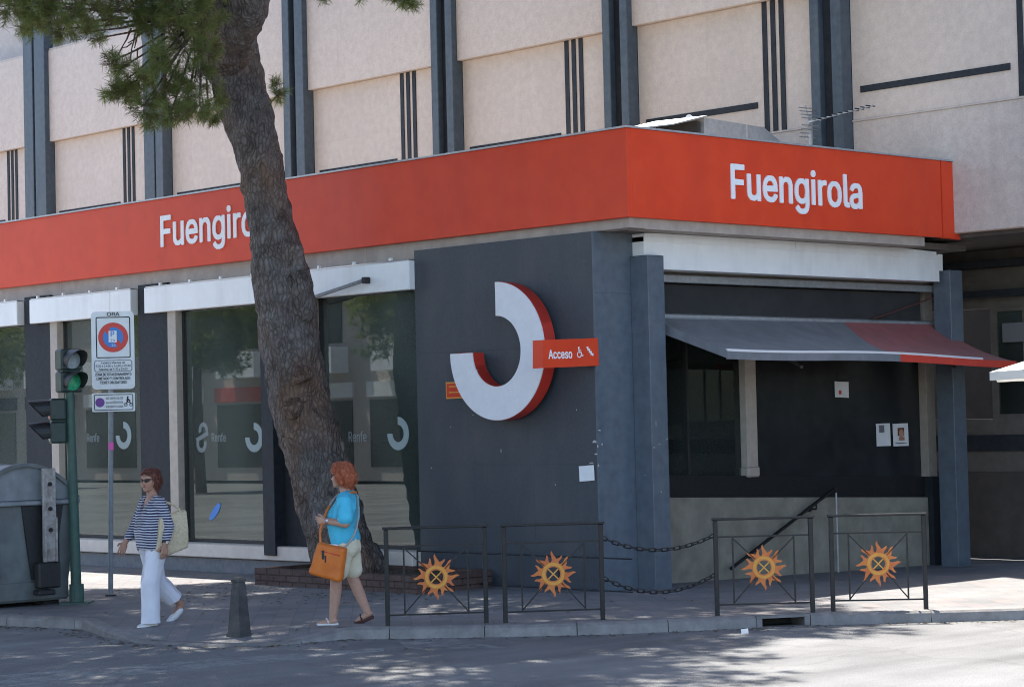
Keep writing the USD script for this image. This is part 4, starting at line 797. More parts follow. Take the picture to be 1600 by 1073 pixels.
# rubbish container
bn = thing('rubbish_container', 'large grey street rubbish container with arched lid and metal lifting bar', 'container', (-4.85, 4.35, 0))
X0, X1, Y0, Y1 = -5.52, -4.18, 4.35, 6.3
part(bn, 'body', hull([(X0+.10, Y0+.05, .12), (X1-.10, Y0+.05, .12), (X0, Y0, 1.14), (X1, Y0, 1.14), (X0+.10, Y1-.05, .12), (X1-.10, Y1-.05, .12), (X0, Y1, 1.14), (X1, Y1, 1.14)]), 'binbody')
part(bn, 'skirt', bx(X0+.07, X1-.07, Y0+.035, Y1-.05, .05, .30, .03), 'binbody')
part(bn, 'rim', bx(X0-.04, X1+.04, Y0-.05, Y1+.04, 1.145, 1.20, .012), 'binlid')
ar = [(X0-.02+(X1-X0+.04)*t, 1.205+.40*math.sin(math.pi*t)**.72) for t in np.linspace(0, 1, 25)]
prof = Polygon(ar); lid = trimesh.creation.extrude_polygon(prof, Y1-Y0-.02, engine='earcut'); lid.apply_transform(np.array([[1, 0, 0, 0], [0, 0, -1, 0], [0, 1, 0, 0], [0, 0, 0, 1.0]])); lid.apply_translation([0, Y1-.01, 0])
part(bn, 'lid', lid, 'binlid', smooth=35)
ar2 = LineString(ar).buffer(.022, cap_style=2); rim = trimesh.creation.extrude_polygon(ar2, .05, engine='earcut'); rim.apply_transform(np.array([[1, 0, 0, 0], [0, 0, -1, 0], [0, 1, 0, 0], [0, 0, 0, 1.0]])); rim.apply_translation([0, Y0+.02, 0]); part(bn, 'lid_rim', rim, 'binbody', smooth=35)
for k in range(3):
    y = Y0+.5+.5*k; a3 = LineString(ar).buffer(.012, cap_style=2); q = trimesh.creation.extrude_polygon(a3, .04, engine='earcut'); q.apply_transform(np.array([[1, 0, 0, 0], [0, 0, -1, 0], [0, 1, 0, 0], [0, 0, 0, 1.0]])); q.apply_translation([0, y, 0]); part(bn, 'lid_rib', q, 'binlid')
xm = sight(76, 800, 1, Y0-.1)[0]
part(bn, 'recess', hull([(xm-.17, Y0-.012, .30), (xm+.10, Y0-.012, .30), (xm-.17, Y0-.012, 1.05), (xm+.12, Y0-.012, 1.05), (xm-.30, Y0-.012, 1.14), (xm+.25, Y0-.012, 1.14), (xm-.17, Y0+.02, .30), (xm+.10, Y0+.02, .30), (xm-.30, Y0+.02, 1.14), (xm+.25, Y0+.02, 1.14)]), 'blackplastic')
part(bn, 'lifting_bar', cat_([bx(xm-.085, xm+.085, Y0-.13, Y0-.09, .50, 1.56, .008), bx(xm-.085, xm-.06, Y0-.15, Y0-.131, .50, 1.0), bx(xm+.06, xm+.085, Y0-.15, Y0-.131, .50, 1.0)]), 'rustplate')
for z in (.86, 1.10, 1.38): part(bn, 'bolt', rod((xm, Y0-.15, z), (xm, Y0-.129, z), .025, 8), 'black')
part(bn, 'pedal_box', bx(xm-.16, xm+.13, Y0-.14, Y0-.02, .20, .50, .02), 'blackplastic'); part(bn, 'pedal', bx(xm-.2, xm+.02, Y0-.2, Y0-.05, .13, .19, .015), 'blackplastic')
for x in (X0+.34, X1-.22): part(bn, 'moulded_edge', cat_([bx(x-.006, x+.006, Y0+.015, Y0+.035, .32, .86), bx(x-.12, x-.0062, Y0+.0, Y0+.02, .85, .86)]), 'blackplastic')
part(bn, 'hazard_sticker', bx(X0+.03, X0+.24, Y0-.0, Y0+.02, .52, .84), 'hazard')
for x in (X0+.25, X1-.25): part(bn, 'foot', bx(x-.1, x+.1, Y0+.15, Y0+.35, 0, .06), 'blackplastic')

# parasol of a terrace to the right, its canopy reaching into view
pz = sight(1541, 591, 1, -4.6); pc = np.array([pz[0]+1.6, -5.55, 0])
pr = thing('parasol', 'white canvas parasol reaching in at the right edge of the picture', 'parasol', pc)
n8 = [(pc[0]+1.75*math.cos(a), pc[1]+1.75*math.sin(a)) for a in np.arange(8)*math.pi/4+.15]
zE, zA = 2.36, 2.85
for k in range(8):
    a, b = n8[k], n8[(k+1) % 8]; ap = (pc[0], pc[1], zA); mid = [((a[0]+b[0])/2*.985+pc[0]*.015), ((a[1]+b[1])/2*.985+pc[1]*.015)]
    V = [(*a, zE), (*b, zE), ap, (*a, zE-.09), (*b, zE-.09), (mid[0], mid[1], zE+.015), (mid[0], mid[1], zE-.075)]
    m = trimesh.Trimesh(V, [(0, 5, 2), (5, 1, 2), (0, 3, 6), (0, 6, 5), (5, 6, 4), (5, 4, 1)], process=False); m2 = m.copy(); m2.invert(); part(pr, 'canopy_panel', cat_([m, m2]), 'parasol')
    part(pr, 'rib', rod(ap-np.array([0, 0, .03]), (a[0], a[1], zE-.015), .012, 6), 'mullion')
part(pr, 'pole', rod((pc[0], pc[1], -.1), (pc[0], pc[1], zA+.05), .028, 10), 'mullion'); part(pr, 'base', bx(pc[0]-.3, pc[0]+.3, pc[1]-.3, pc[1]+.3, -.08, .04, .03), 'concrete')

# ------------------------------------------------------------------ people
def hand(w, d, palm, thumb, curl=.35, s=1.0):
    """a hand at wrist W: D towards the fingertips, PALM the way the palm faces, THUMB towards the thumb's side"""
    w, d, palm, thumb = (np.asarray(q, float) for q in (w, d, palm, thumb)); d = d/np.linalg.norm(d); palm = palm/np.linalg.norm(palm); thumb = thumb/np.linalg.norm(thumb)
    kn = w+d*.085*s
    out = [sphere_hull([(w, .024*s), (w+d*.03*s+thumb*.018*s, .018*s), (w+d*.03*s-thumb*.02*s, .017*s), (kn+thumb*.028*s, .0135*s), (kn-thumb*.030*s, .0125*s)])]
    for k, ln in enumerate((.071, .080, .075, .060)):
        o = kn+thumb*(.029-.0195*k)*s; dd = d+thumb*(.10-.07*k); p, pts = o-d*.012*s, [(o-d*.012*s, .0095*s)]; a = curl*(.5+.14*k)
        for seg, fr in enumerate((.46, .30, .24)):
            dd = dd*math.cos(a)+palm*math.sin(a); dd = dd/np.linalg.norm(dd); p = p+dd*ln*fr*s; pts.append((p, (.0092-.0008*(seg+1))*s)); a = curl*1.0
        out += chain(pts)
    t0 = w+d*.022*s+thumb*.024*s; t1 = t0+(d*.6+thumb*.8+palm*.25)*.036*s; t2 = t1+(d*.9+thumb*.25+palm*.3)*.030*s
    out += chain([(t0, .0135*s), (t1, .0105*s), (t2, .0085*s)])
    return out
def head_parts(c, yaw, s=1.0):
    cy, sy = math.cos(yaw), math.sin(yaw); X = lambda x, y, z: (c[0]+(x*cy-y*sy)*s, c[1]+(x*sy+y*cy)*s, c[2]+z*s)
    p = [sphere_hull([(X(-.02, 0, .02), .086*s), (X(.02, 0, .025), .078*s)]), sphere_hull([(X(.03, .022, -.01), .056*s), (X(.03, -.022, -.01), .056*s), (X(.052, 0, -.075), .034*s), (X(.0, 0, -.04), .058*s)]),
         sphere_hull([(X(.068, 0, -.088), .020*s), (X(.03, .03, -.07), .024*s), (X(.03, -.03, -.07), .024*s)]),                          # jaw and chin
         sphere_hull([(X(.082, 0, .018), .008*s), (X(.104, 0, -.020), .0095*s), (X(.085, .013, -.024), .008*s), (X(.085, -.013, -.024), .008*s)]),  # nose
         sphere_hull([(X(.078, .026, .030), .011*s), (X(.086, 0, .032), .010*s), (X(.078, -.026, .030), .011*s)]),                      # brow
         sphere_hull([(X(.066, .036, -.018), .020*s), (X(.05, .04, -.03), .02*s)]), sphere_hull([(X(.066, -.036, -.018), .020*s), (X(.05, -.04, -.03), .02*s)])]
    for sg in (1, -1): p.append(sphere_hull([(X(-.008, sg*.077, .018), .013*s), (X(-.014, sg*.084, .004), .012*s), (X(.0, sg*.076, -.022), .009*s)]))
    return p, X
def eyes(t, X, s=1.0):
    for sg in (1, -1):
        part(t, 'eye', trimesh.creation.icosphere(2, .011*s).apply_translation(X(.079, sg*.030, .010)), 'paper', local=True, smooth=True)
def lips(t, X, s=1.0):
    m = solid([sphere_hull([(X(.088, .0, -.047), .0062*s), (X(.079, .020, -.049), .004*s)]), sphere_hull([(X(.088, .0, -.047), .0062*s), (X(.079, -.020, -.049), .004*s)]), sphere_hull([(X(.086, .012, -.056), .0055*s), (X(.086, -.012, -.056), .0055*s)])], .004, 4); part(t, 'lips', m, 'lip', local=True, smooth=True)
def glasses(t, X, s=1.0):
    for sg in (1, -1): part(t, 'sunglass_lens', hull([X(x+dx, sg*y, z) for x, y, z in ((.093, .008, .028), (.095, .008, .004), (.090, .022, -.008), (.080, .046, -.006), (.066, .064, .012), (.068, .064, .030), (.086, .04, .032)) for dx in (0, .005)]), 'lens', local=True, smooth=30)
    for sg in (1, -1): part(t, 'glasses_arm', bar(X(.070, sg*.066, .024), X(-.01, sg*.083, .020), .006, .009), 'lens', local=True)
    part(t, 'glasses_bridge', bar(X(.097, .011, .020), X(.097, -.011, .020), .006), 'lens', local=True)
def wig(X, parts, cut, amp=.010, seed=1, s=1.0):
    mm = m3.Manifold.batch_boolean([sphere_hull([(X(*p), r*s) for p, r in q]) for q in parts], m3.OpType.Add)
    mm = mm-m3.Manifold.batch_boolean([sphere_hull([(X(*p), r*s) for p, r in q]) for q in cut], m3.OpType.Add)
    mm = mm.refine_to_length(.010).to_mesh(); t = trimesh.Trimesh(mm.vert_properties[:, :3], mm.tri_verts, process=True); trimesh.smoothing.filter_taubin(t, iterations=6)
    v = t.vertices; nz = meshkit.fbm(v*np.array([38, 38, 14])+5, 3, seed)-.5; t.vertices = v+t.vertex_normals*(nz*amp*2)[:, None]
    r = np.random.default_rng(seed); p, fi = trimesh.sample.sample_surface(t, 1500, seed=seed); n = t.face_normals[fi]; V, F = [], []
    for q, m in zip(p, n):
        d = m*r.uniform(.15, .5)+np.array([-.35, 0, -.75])+r.normal(size=3)*.35; d -= m*min(0, d @ m); d /= np.linalg.norm(d); L = r.uniform(.018, .042); sd = np.cross(d, m); sd /= np.linalg.norm(sd)+1e-9
        k = len(V); V += [q-sd*.0016, q+sd*.0016, q+d*L*.55+m*.006+sd*.0014, q+d*L*.55+m*.006-sd*.0014, q+d*L+m*.002]; F += [(k, k+1, k+2), (k, k+2, k+3), (k+3, k+2, k+4)]
    return cat_([t, trimesh.Trimesh(V, F, process=False)])
def cloth(parts, cut=None, edge=.014, amp=.006, seed=3, sc=11, it=12):
    t = solid(parts, edge, it); v = t.vertices; nz = meshkit.fbm(v*np.array([sc, sc, sc*.45]), 3, seed)-.5; t.vertices = v+t.vertex_normals*(nz*amp*2)[:, None]
    if cut is not None:
        mm = (to_m3(t)-cut).to_mesh(); t = trimesh.Trimesh(mm.vert_properties[:, :3], mm.tri_verts, process=True)
    return t

# ---- woman in stripes, mid-stride towards the left
f0 = gnd(241, 978); z0 = groundz(f0[0], f0[1])
f0 = gnd(241, 979, z0); dirn = math.cos(.61)*(-RT[:2])+math.sin(.61)*(-FW[:2]); y1 = math.atan2(dirn[1], dirn[0])
w1 = thing('person', 'person in navy and white striped top, white trousers and sunglasses, striding left', 'person', (f0[0], f0[1], z0), y1)
LS, RS = (-.005, .165, 1.275), (-.005, -.165, 1.275); LE, RE = (-.075, .225, 1.03), (.075, -.245, 1.03); LWr, RWr = (-.015, .245, .845), (.185, -.265, .865)
lh, rh, lk, rk, la, ra = (0, .085, .84), (0, -.085, .84), (.075, .09, .46), (-.075, -.09, .455), (.085, .09, .085), (-.345, -.09, .215)
HC = (.025, 0, 1.49)
hp, X1 = head_parts(HC, .45, .98)
legs = chain([(lh, .10), (lk, .058), (la, .040)])+chain([(rh, .10), (rk, .058), (ra, .040)])
feet = [sphere_hull([((.05, .09, .045), .038), ((.13, .095, .035), .032), ((.205, .10, .022), .020)]), sphere_hull([((-.35, -.09, .19), .038), ((-.285, -.095, .10), .032), ((-.215, -.10, .032), .020)])]
torso = [sphere_hull([((0, s*.06, .89), .115) for s in (1, -1)]+[((.02, s*.035, 1.02), .10) for s in (1, -1)]), sphere_hull([((.02, s*.035, 1.02), .10) for s in (1, -1)]+[((.0, s*.075, 1.19), .09) for s in (1, -1)]),
         sphere_hull([((0, s*.075, 1.19), .09) for s in (1, -1)]+[((-.005, s*.13, 1.275), .045) for s in (1, -1)]+[((-.005, 0, 1.31), .055)]), sphere_hull([((-.008, 0, 1.30), .058), ((.008, 0, 1.42), .050)])]
arms = chain([(LS, .05), (LE, .042), (LWr, .028)])+chain([(RS, .05), (RE, .042), (RWr, .028)])
body = solid(hp+legs+feet+torso+arms, .014, 8)
hands = [solid(hand(LWr, (.10, .03, -1), (-.2, -1, 0), (1, 0, .1), .38), .005, 4), solid(hand(RWr, (.45, .0, -1), (.3, 1, .2), (.8, -.2, .5), .30), .005, 4)]
bm = m3.Manifold.batch_boolean([to_m3(body)]+[to_m3(h) for h in hands], m3.OpType.Add).to_mesh()
part(w1, 'body', trimesh.Trimesh(bm.vert_properties[:, :3], bm.tri_verts, process=True), 'skin_tan', local=True, smooth=True)
vcut = m3.Manifold.hull_points([(x, y, z) for x in (.02, .3) for y, z in ((-.090, 1.345), (.090, 1.345), (-.055, 1.26), (.055, 1.26), (0, 1.165))])+m3.Manifold.cylinder(.3, .072, .072, 24).translate([0, 0, 1.27]).translate([.005, 0, .02])
top = [sphere_hull([((.0, s*.075, .84), .138) for s in (1, -1)]+[((.04, s*.065, .99), .130) for s in (1, -1)]), sphere_hull([((.04, s*.065, .99), .130) for s in (1, -1)]+[((.01, s*.088, 1.18), .112) for s in (1, -1)]),
       sphere_hull([((.01, s*.08, 1.18), .105) for s in (1, -1)]+[((-.005, s*.135, 1.278), .058) for s in (1, -1)]+[((-.01, 0, 1.30), .06)]), sphere_hull([((.085, .07, 1.145), .064), ((.03, .07, 1.20), .07), ((.04, .06, 1.09), .07)]), sphere_hull([((.085, -.07, 1.145), .064), ((.03, -.07, 1.20), .07), ((.04, -.06, 1.09), .07)])]
mid = lambda a, b, t: tuple(np.array(a)+(np.array(b)-np.array(a))*t)
top += chain([(LS, .066), (LE, .058), (mid(LE, LWr, .62), .048)])+chain([(RS, .066), (RE, .058), (mid(RE, RWr, .66), .047)])
tp_ = cloth(top, vcut, .012, .005, 5); tm = to_m3(tp_)-m3.Manifold.cube([2, .30, .3], True).translate([0, 0, .65]); tm = tm.to_mesh()
part(w1, 'striped_top', trimesh.Trimesh(tm.vert_properties[:, :3], tm.tri_verts, process=True), 'striped', local=True, smooth=True)
tr = [sphere_hull([((-.005, s*.065, .90), .122) for s in (1, -1)]+[((-.012, s*.075, .80), .124) for s in (1, -1)])]
tr += chain([((.0, .082, .82), .116), ((.078, .09, .47), .098), ((.082, .09, -.03), .098)])
tr += [(sphere_hull([((-.005, -.082, .82), .116), ((-.078, -.09, .47), .098)])+sphere_hull([((-.078, -.09, .47), .098), ((-.46, -.09, .07), .086)])).trim_by_plane([.66, 0, .75], .66*-.275+.75*.255)]
trs = cloth(tr, m3.Manifold.cube([2, 2, .3], True).translate([0, 0, -.10]), .014, .010, 8, 9, 8)
part(w1, 'trousers', trs, 'trouser', local=True, smooth=True)
part(w1, 'shoe', solid([sphere_hull([((.045, .09, .042), .044), ((.13, .095, .034), .040), ((.215, .10, .020), .024)]), sphere_hull([((.03, .09, .012), .016), ((.21, .10, .010), .020), ((.12, .105, .012), .034)])], .012, 4), 'shoe', local=True, smooth=True)
part(w1, 'shoe', solid([sphere_hull([((-.335, -.09, .148), .040), ((-.285, -.095, .092), .040), ((-.210, -.10, .030), .026)])], .012, 4), 'shoe', local=True, smooth=True)
part(w1, 'hair', wig(X1, [[((-.03, 0, .045), .100)], [((-.075, 0, .01), .085), ((-.06, 0, -.05), .070)], [((.02, 0, .075), .070), ((-.05, .03, .08), .06), ((-.05, -.03, .08), .06)], [((-.03, .06, -.0), .045), ((-.035, .06, -.05), .032)], [((-.03, -.06, 0), .045), ((-.035, -.06, -.05), .032)]],
     [[((.125, 0, .055), .064), ((.13, 0, -.09), .07), ((.078, .05, -.02), .046), ((.078, -.05, -.02), .046)]], .013, 4), 'hair_dark', local=True, smooth=True)
eyes(w1, X1); lips(w1, X1); glasses(w1, X1)
part(w1, 'wristwatch', tube([mid(LWr, LE, .10), mid(LWr, LE, .20)], .036, 14), 'blackplastic', local=True); part(w1, 'watch_face', rod(np.array(mid(LWr, LE, .15))+[0, .030, 0], np.array(mid(LWr, LE, .15))+[.0, .042, 0], .016, 12), 'chrome', local=True)
# straw bag on her left shoulder
rot = lambda x, y: (f0[0]+x*math.cos(y1)-y*math.sin(y1), f0[1]+x*math.sin(y1)+y*math.cos(y1))
b1 = thing('straw_bag', 'pale straw shoulder bag tucked under the arm of the person in stripes', 'bag', (*rot(-.16, .16), z0+.77), y1)
def bag(poly, y0, y1_, r=.02): return [sphere_hull([((x, y, z), r) for x, z in poly for y in (y0, y1_)])]
bgm = cloth(bag([(-.10, .40), (.16, .33), (.20, .03), (.08, -.02), (-.12, .05)], -.045, .03, .022), None, .014, .006, 4, 14, 4); v = bgm.vertices; v[:, 1] += .03*np.sin((v[:, 2])*6)
part(b1, 'bag_body', bgm, 'straw', local=True, smooth=True)
part(b1, 'strap', tube([(-.14, -.0, .36), (-.02, .0, .47), (.17, -.02, .535), (.20, -.04, .52), (.20, -.12, .44), (.12, -.06, .30)], .013, 8), 'straw', local=True, smooth=True)

# ---- woman in turquoise, walking left past the pine
f1 = gnd(543, 974.5); y2 = math.atan2(*(math.cos(.17)*(-RT[:2])+math.sin(.17)*FW[:2])[::-1])
w2 = thing('person', 'person with short red hair, turquoise top and cream shorts, beside the leftmost sun railing', 'person', (f1[0], f1[1], 0), y2)
HC2 = (.035, .0, 1.455); hp, X2 = head_parts(HC2, -.18, .97)
LS, RS = (-.03, .160, 1.235), (-.03, -.160, 1.235); LE, RE = (-.055, .225, 1.005), (-.02, -.215, 1.0); LWr, RWr = (.150, .175, 1.03), (.19, -.09, .98)
la, ra = (.125, .085, .075), (-.185, -.085, .115)
legs = chain([((0, .085, .80), .105), ((.085, .085, .45), .060), ((.095, .085, .30), .057), (la, .038)])+chain([((0, -.085, .80), .105), ((-.045, -.085, .45), .060), ((-.105, -.085, .30), .057), (ra, .038)])
feet = [sphere_hull([((.11, .085, .045), .036), ((.19, .09, .032), .028), ((.265, .092, .020), .016)]), sphere_hull([((-.205, -.085, .10), .034), ((-.13, -.09, .055), .028), ((-.065, -.095, .022), .016)])]
torso = [sphere_hull([((0, s*.06, .86), .125) for s in (1, -1)]+[((.02, s*.045, 1.0), .115) for s in (1, -1)]), sphere_hull([((.02, s*.045, 1.0), .115) for s in (1, -1)]+[((-.015, s*.075, 1.15), .10) for s in (1, -1)]),
         sphere_hull([((-.015, s*.075, 1.15), .10) for s in (1, -1)]+[((-.03, s*.13, 1.235), .048) for s in (1, -1)]+[((-.035, 0, 1.27), .06)]), sphere_hull([((-.03, 0, 1.26), .062), ((.012, 0, 1.385), .052)])]
arms = chain([(LS, .055), (LE, .046), (LWr, .029)])+chain([(RS, .055), (RE, .046), (RWr, .029)])
body = solid(hp+legs+feet+torso+arms, .014, 8)
hands = [solid(hand(LWr, (1, -.15, .10), (0, -1, -.1), (.2, 0, 1), .75), .005, 4), solid(hand(RWr, (.7, .75, .1), (-.2, .3, -1), (.3, .3, 1), .6), .005, 4)]
bm = m3.Manifold.batch_boolean([to_m3(body)]+[to_m3(h) for h in hands], m3.OpType.Add).to_mesh()
part(w2, 'body', trimesh.Trimesh(bm.vert_properties[:, :3], bm.tri_verts, process=True), 'skin', local=True, smooth=True)
ncut = sphere_hull([((.03, 0, 1.38), .082), ((.12, 0, 1.30), .05)])
top = [sphere_hull([((.005, s*.07, .85), .135) for s in (1, -1)]+[((.035, s*.055, .98), .132) for s in (1, -1)]), sphere_hull([((.035, s*.055, .98), .132) for s in (1, -1)]+[((-.01, s*.08, 1.14), .118) for s in (1, -1)]),
       sphere_hull([((-.01, s*.08, 1.14), .118) for s in (1, -1)]+[((-.03, s*.135, 1.238), .062) for s in (1, -1)]+[((-.035, 0, 1.265), .068)]), sphere_hull([((.090, .07, 1.085), .074), ((.02, .07, 1.16), .08), ((.05, .06, 1.02), .08)]), sphere_hull([((.090, -.07, 1.085), .074), ((.02, -.07, 1.16), .08), ((.05, -.06, 1.02), .08)])]
top += chain([(LS, .074), (mid(LS, LE, .80), .076)])+chain([(RS, .074), (mid(RS, RE, .80), .076)])
tp_ = cloth(top, ncut+m3.Manifold.cube([2, 2, .3], True).translate([0, 0, .64]), .012, .007, 15, 12)
part(w2, 'turquoise_top', tp_, 'turquoise', local=True, smooth=True)
sh = [sphere_hull([((.0, s*.065, .86), .125) for s in (1, -1)]+[((-.01, s*.07, .76), .126) for s in (1, -1)])]+chain([((0, .08, .76), .112), ((.055, .085, .53), .096)])+chain([((-.005, -.08, .76), .112), ((-.04, -.085, .53), .096)])
part(w2, 'shorts', cloth(sh, m3.Manifold.cube([2, 2, .4], True).translate([0, 0, .245]), .014, .009, 18, 11), 'shorts', local=True, smooth=True)
for q, m_ in (((.10, .085, .0), 'shoe'), ((-.215, -.085, .0), 'sandal')):
    if m_ == 'shoe': sm = [sphere_hull([((.085, .085, .010), .018), ((.18, .09, .010), .026), ((.275, .093, .008), .016)])]; stp = [((.16, .055, .03), (.19, .09, .066), (.16, .125, .03))]
    else: sm = [sphere_hull([((-.235, -.085, .062), .018), ((-.14, -.09, .026), .024), ((-.055, -.095, .010), .016)])]; stp = [((-.13, -.125, .04), (-.11, -.09, .085), (-.13, -.055, .04))]
    part(w2, 'sandal', solid(sm+chain([(p, .009) for p in stp[0]]), .010, 3), m_, local=True, smooth=True)
part(w2, 'hair', wig(X2, [[((-.035, 0, .04), .108)], [((-.08, 0, .0), .088), ((-.07, 0, -.055), .068)], [((.03, 0, .075), .078), ((-.05, 0, .09), .07)], [((-.015, .06, .01), .054), ((-.03, .058, -.05), .036)], [((-.015, -.06, .01), .054), ((-.03, -.058, -.05), .036)], [((.055, .0, .085), .048)]],
     [[((.135, 0, .005), .06), ((.13, 0, -.09), .07), ((.095, .045, -.03), .045), ((.095, -.045, -.03), .045)]], .014, 14), 'hair_red', local=True, smooth=True)
eyes(w2, X2); lips(w2, X2); glasses(w2, X2)
part(w2, 'wristwatch', tube([mid(LWr, LE, .06), mid(LWr, LE, .16)], .036, 14), 'chrome', local=True)
part(w2, 'collar', tube([(-.03+.082*math.cos(a), .082*math.sin(a), 1.292+.012*math.cos(a)*-1) for a in np.linspace(1.7, 4.6, 14)], .010, 8), 'orange', local=True)
rot = lambda x, y: (f1[0]+x*math.cos(y2)-y*math.sin(y2), f1[1]+x*math.sin(y2)+y*math.cos(y2))
b2 = thing('shoulder_bag', 'orange shoulder bag hanging at the hip of the person in turquoise', 'bag', (*rot(.12, .24), .46), y2)
bgm = cloth(bag([(.07, .33), (-.15, .28), (-.105, .012), (.155, .085)], -.04, .04, .034), None, .014, .010, 24, 12, 3)
part(b2, 'bag_body', bgm, 'orange', local=True, smooth=True)
part(b2, 'flap_seam', tube([(.055, .073, .285), (-.135, .073, .235)], .006, 6), 'signred', local=True); part(b2, 'tag', cat_([bx(.02, .045, .074, .082, .20, .29, .004), bx(-.0, .018, .074, .084, .17, .24, .004)]), 'blackplastic', local=True)
part(b2, 'lining', bx(-.10, .03, -.035, .035, .315, .345, .01), 'letter', local=True)
st_ = [(.075, .0, .33), (.085, -.03, .45), (.06, -.09, .60), (-.02, -.26, .80), (-.12, -.40, .853), (-.20, -.36, .83), (-.262, -.20, .70), (-.272, -.08, .50), (-.21, -.02, .36), (-.15, .0, .285)]
from scipy.interpolate import make_interp_spline
sp_ = make_interp_spline(np.linspace(0, 1, len(st_)), np.array(st_), 3)(np.linspace(0, 1, 40))
part(b2, 'strap', tube(sp_[:12], .011, 8), 'orange', local=True, smooth=True); part(b2, 'strap', tube(sp_[11:], .010, 8), 'mullion', local=True, smooth=True)

# ------------------------------------------------------------------ the pine
def trunk_path():
    px = ((548, 905, -.72), (532, 850, -.75), (510, 780, -.80), (490, 700, -.86), (470, 630, -.92), (455, 550, -.98), (448, 480, -1.02), (438, 420, -1.06), (423, 345, -1.10), (409, 280, -1.15), (391, 200, -1.2), (366, 105, -1.25), (352, 45, -1.3))
    return [sight(x, y, 0, X) for x, y, X in px]
TP = trunk_path(); TR = [.46, .41, .385, .385, .395, .385, .375, .335, .29, .285, .315, .345, .375]
pine = thing('pine_tree', 'big leaning pine with grey-brown bark growing from the brick planter', 'tree', (TP[0][0], TP[0][1], 0))
from scipy.interpolate import PchipInterpolator
tt = np.linspace(0, 1, len(TP)); P_ = PchipInterpolator(tt, np.array(TP))(np.linspace(0, 1, 40)); R_ = PchipInterpolator(tt, np.array(TR))(np.linspace(0, 1, 40))
def limb(pts, rs, n=14):
    pts = make_interp_spline(np.linspace(0, 1, len(pts)), np.array(pts), min(3, len(pts)-1))(np.linspace(0, 1, n)); rs = np.interp(np.linspace(0, 1, n), np.linspace(0, 1, len(rs)), rs); return pts, rs
up = TP[-1]
L1 = limb([up-[0, 0, .5], deep(325, -30, 27.6), deep(270, -150, 27.0), deep(150, -330, 26)], [.30, .24, .20, .13])
L2 = limb([up-[0, 0, .5], deep(398, -30, 27.3), deep(430, -160, 27.2), deep(470, -360, 26.6)], [.28, .21, .18, .12])
mans = chain([(p, r) for p, r in zip(P_, R_)])+chain(list(zip(*L1)))+chain(list(zip(*L2)))
mans.append(sphere_hull([(TP[0]-np.array([0, 0, .35]), .62), (TP[0]+np.array([.0, 0, .15]), .45)]))
kn = sight(468, 452, 0, -1.05); mans.append(sphere_hull([(kn, .17), (kn+np.array([.02, 0, -.3]), .15), (kn+np.array([.02, .1, .5]), .10)]))
for px, py, r in ((466, 590, .085), (455, 640, .07)): c = sight(px, py, 0, -1.30); mans.append(sphere_hull([(c, r), (c+np.array([.12, .05, .05]), r*1.3)]))
tk = m3.Manifold.batch_boolean(mans, m3.OpType.Add).refine_to_length(.05).to_mesh(); tk = trimesh.Trimesh(tk.vert_properties[:, :3], tk.tri_verts, process=True)
trimesh.smoothing.filter_taubin(tk, iterations=12)
v = tk.vertices; nz = (meshkit.fbm(v*np.array([3.2, 3.2, 1.3]), 4, 2)-.5)*.15+(meshkit.fbm(v*np.array([11, 11, 4]), 3, 9)-.5)*.10; tk.vertices = v+tk.vertex_normals*nz[:, None]
part(pine, 'trunk', tk, 'bark', smooth=True)
# boughs and needle tufts
def tuft(n, L, w, seed, spread=1.0):
    r = np.random.default_rng(seed); V, F = [], []
    for i in range(n):
        d = r.normal(size=3); d[2] = abs(d[2])*.8+.25; d[:2] *= spread; d /= np.linalg.norm(d); b = np.array([0, 0, 1])*r.uniform(-.06, .07); ln = L*r.uniform(.7, 1.1)
        s = np.cross(d, r.normal(size=3)); s /= np.linalg.norm(s); m = b+d*ln*.55+np.array([0, 0, -.004]); e = b+d*ln+np.array([0, 0, -.015]); k = len(V)
        V += [b-s*w*.5, b+s*w*.5, m+s*w*.5, m-s*w*.5, e]; F += [(k, k+1, k+2), (k, k+2, k+3), (k+3, k+2, k+4)]
    return trimesh.Trimesh(V, F, process=False)
TUFTS = [tuft(46, .125, .0048, s) for s in (1, 2, 3)]+[tuft(40, .14, .0046, 4, .7), tuft(34, .12, .005, 5), tuft(24, .11, .0046, 6, .8)]
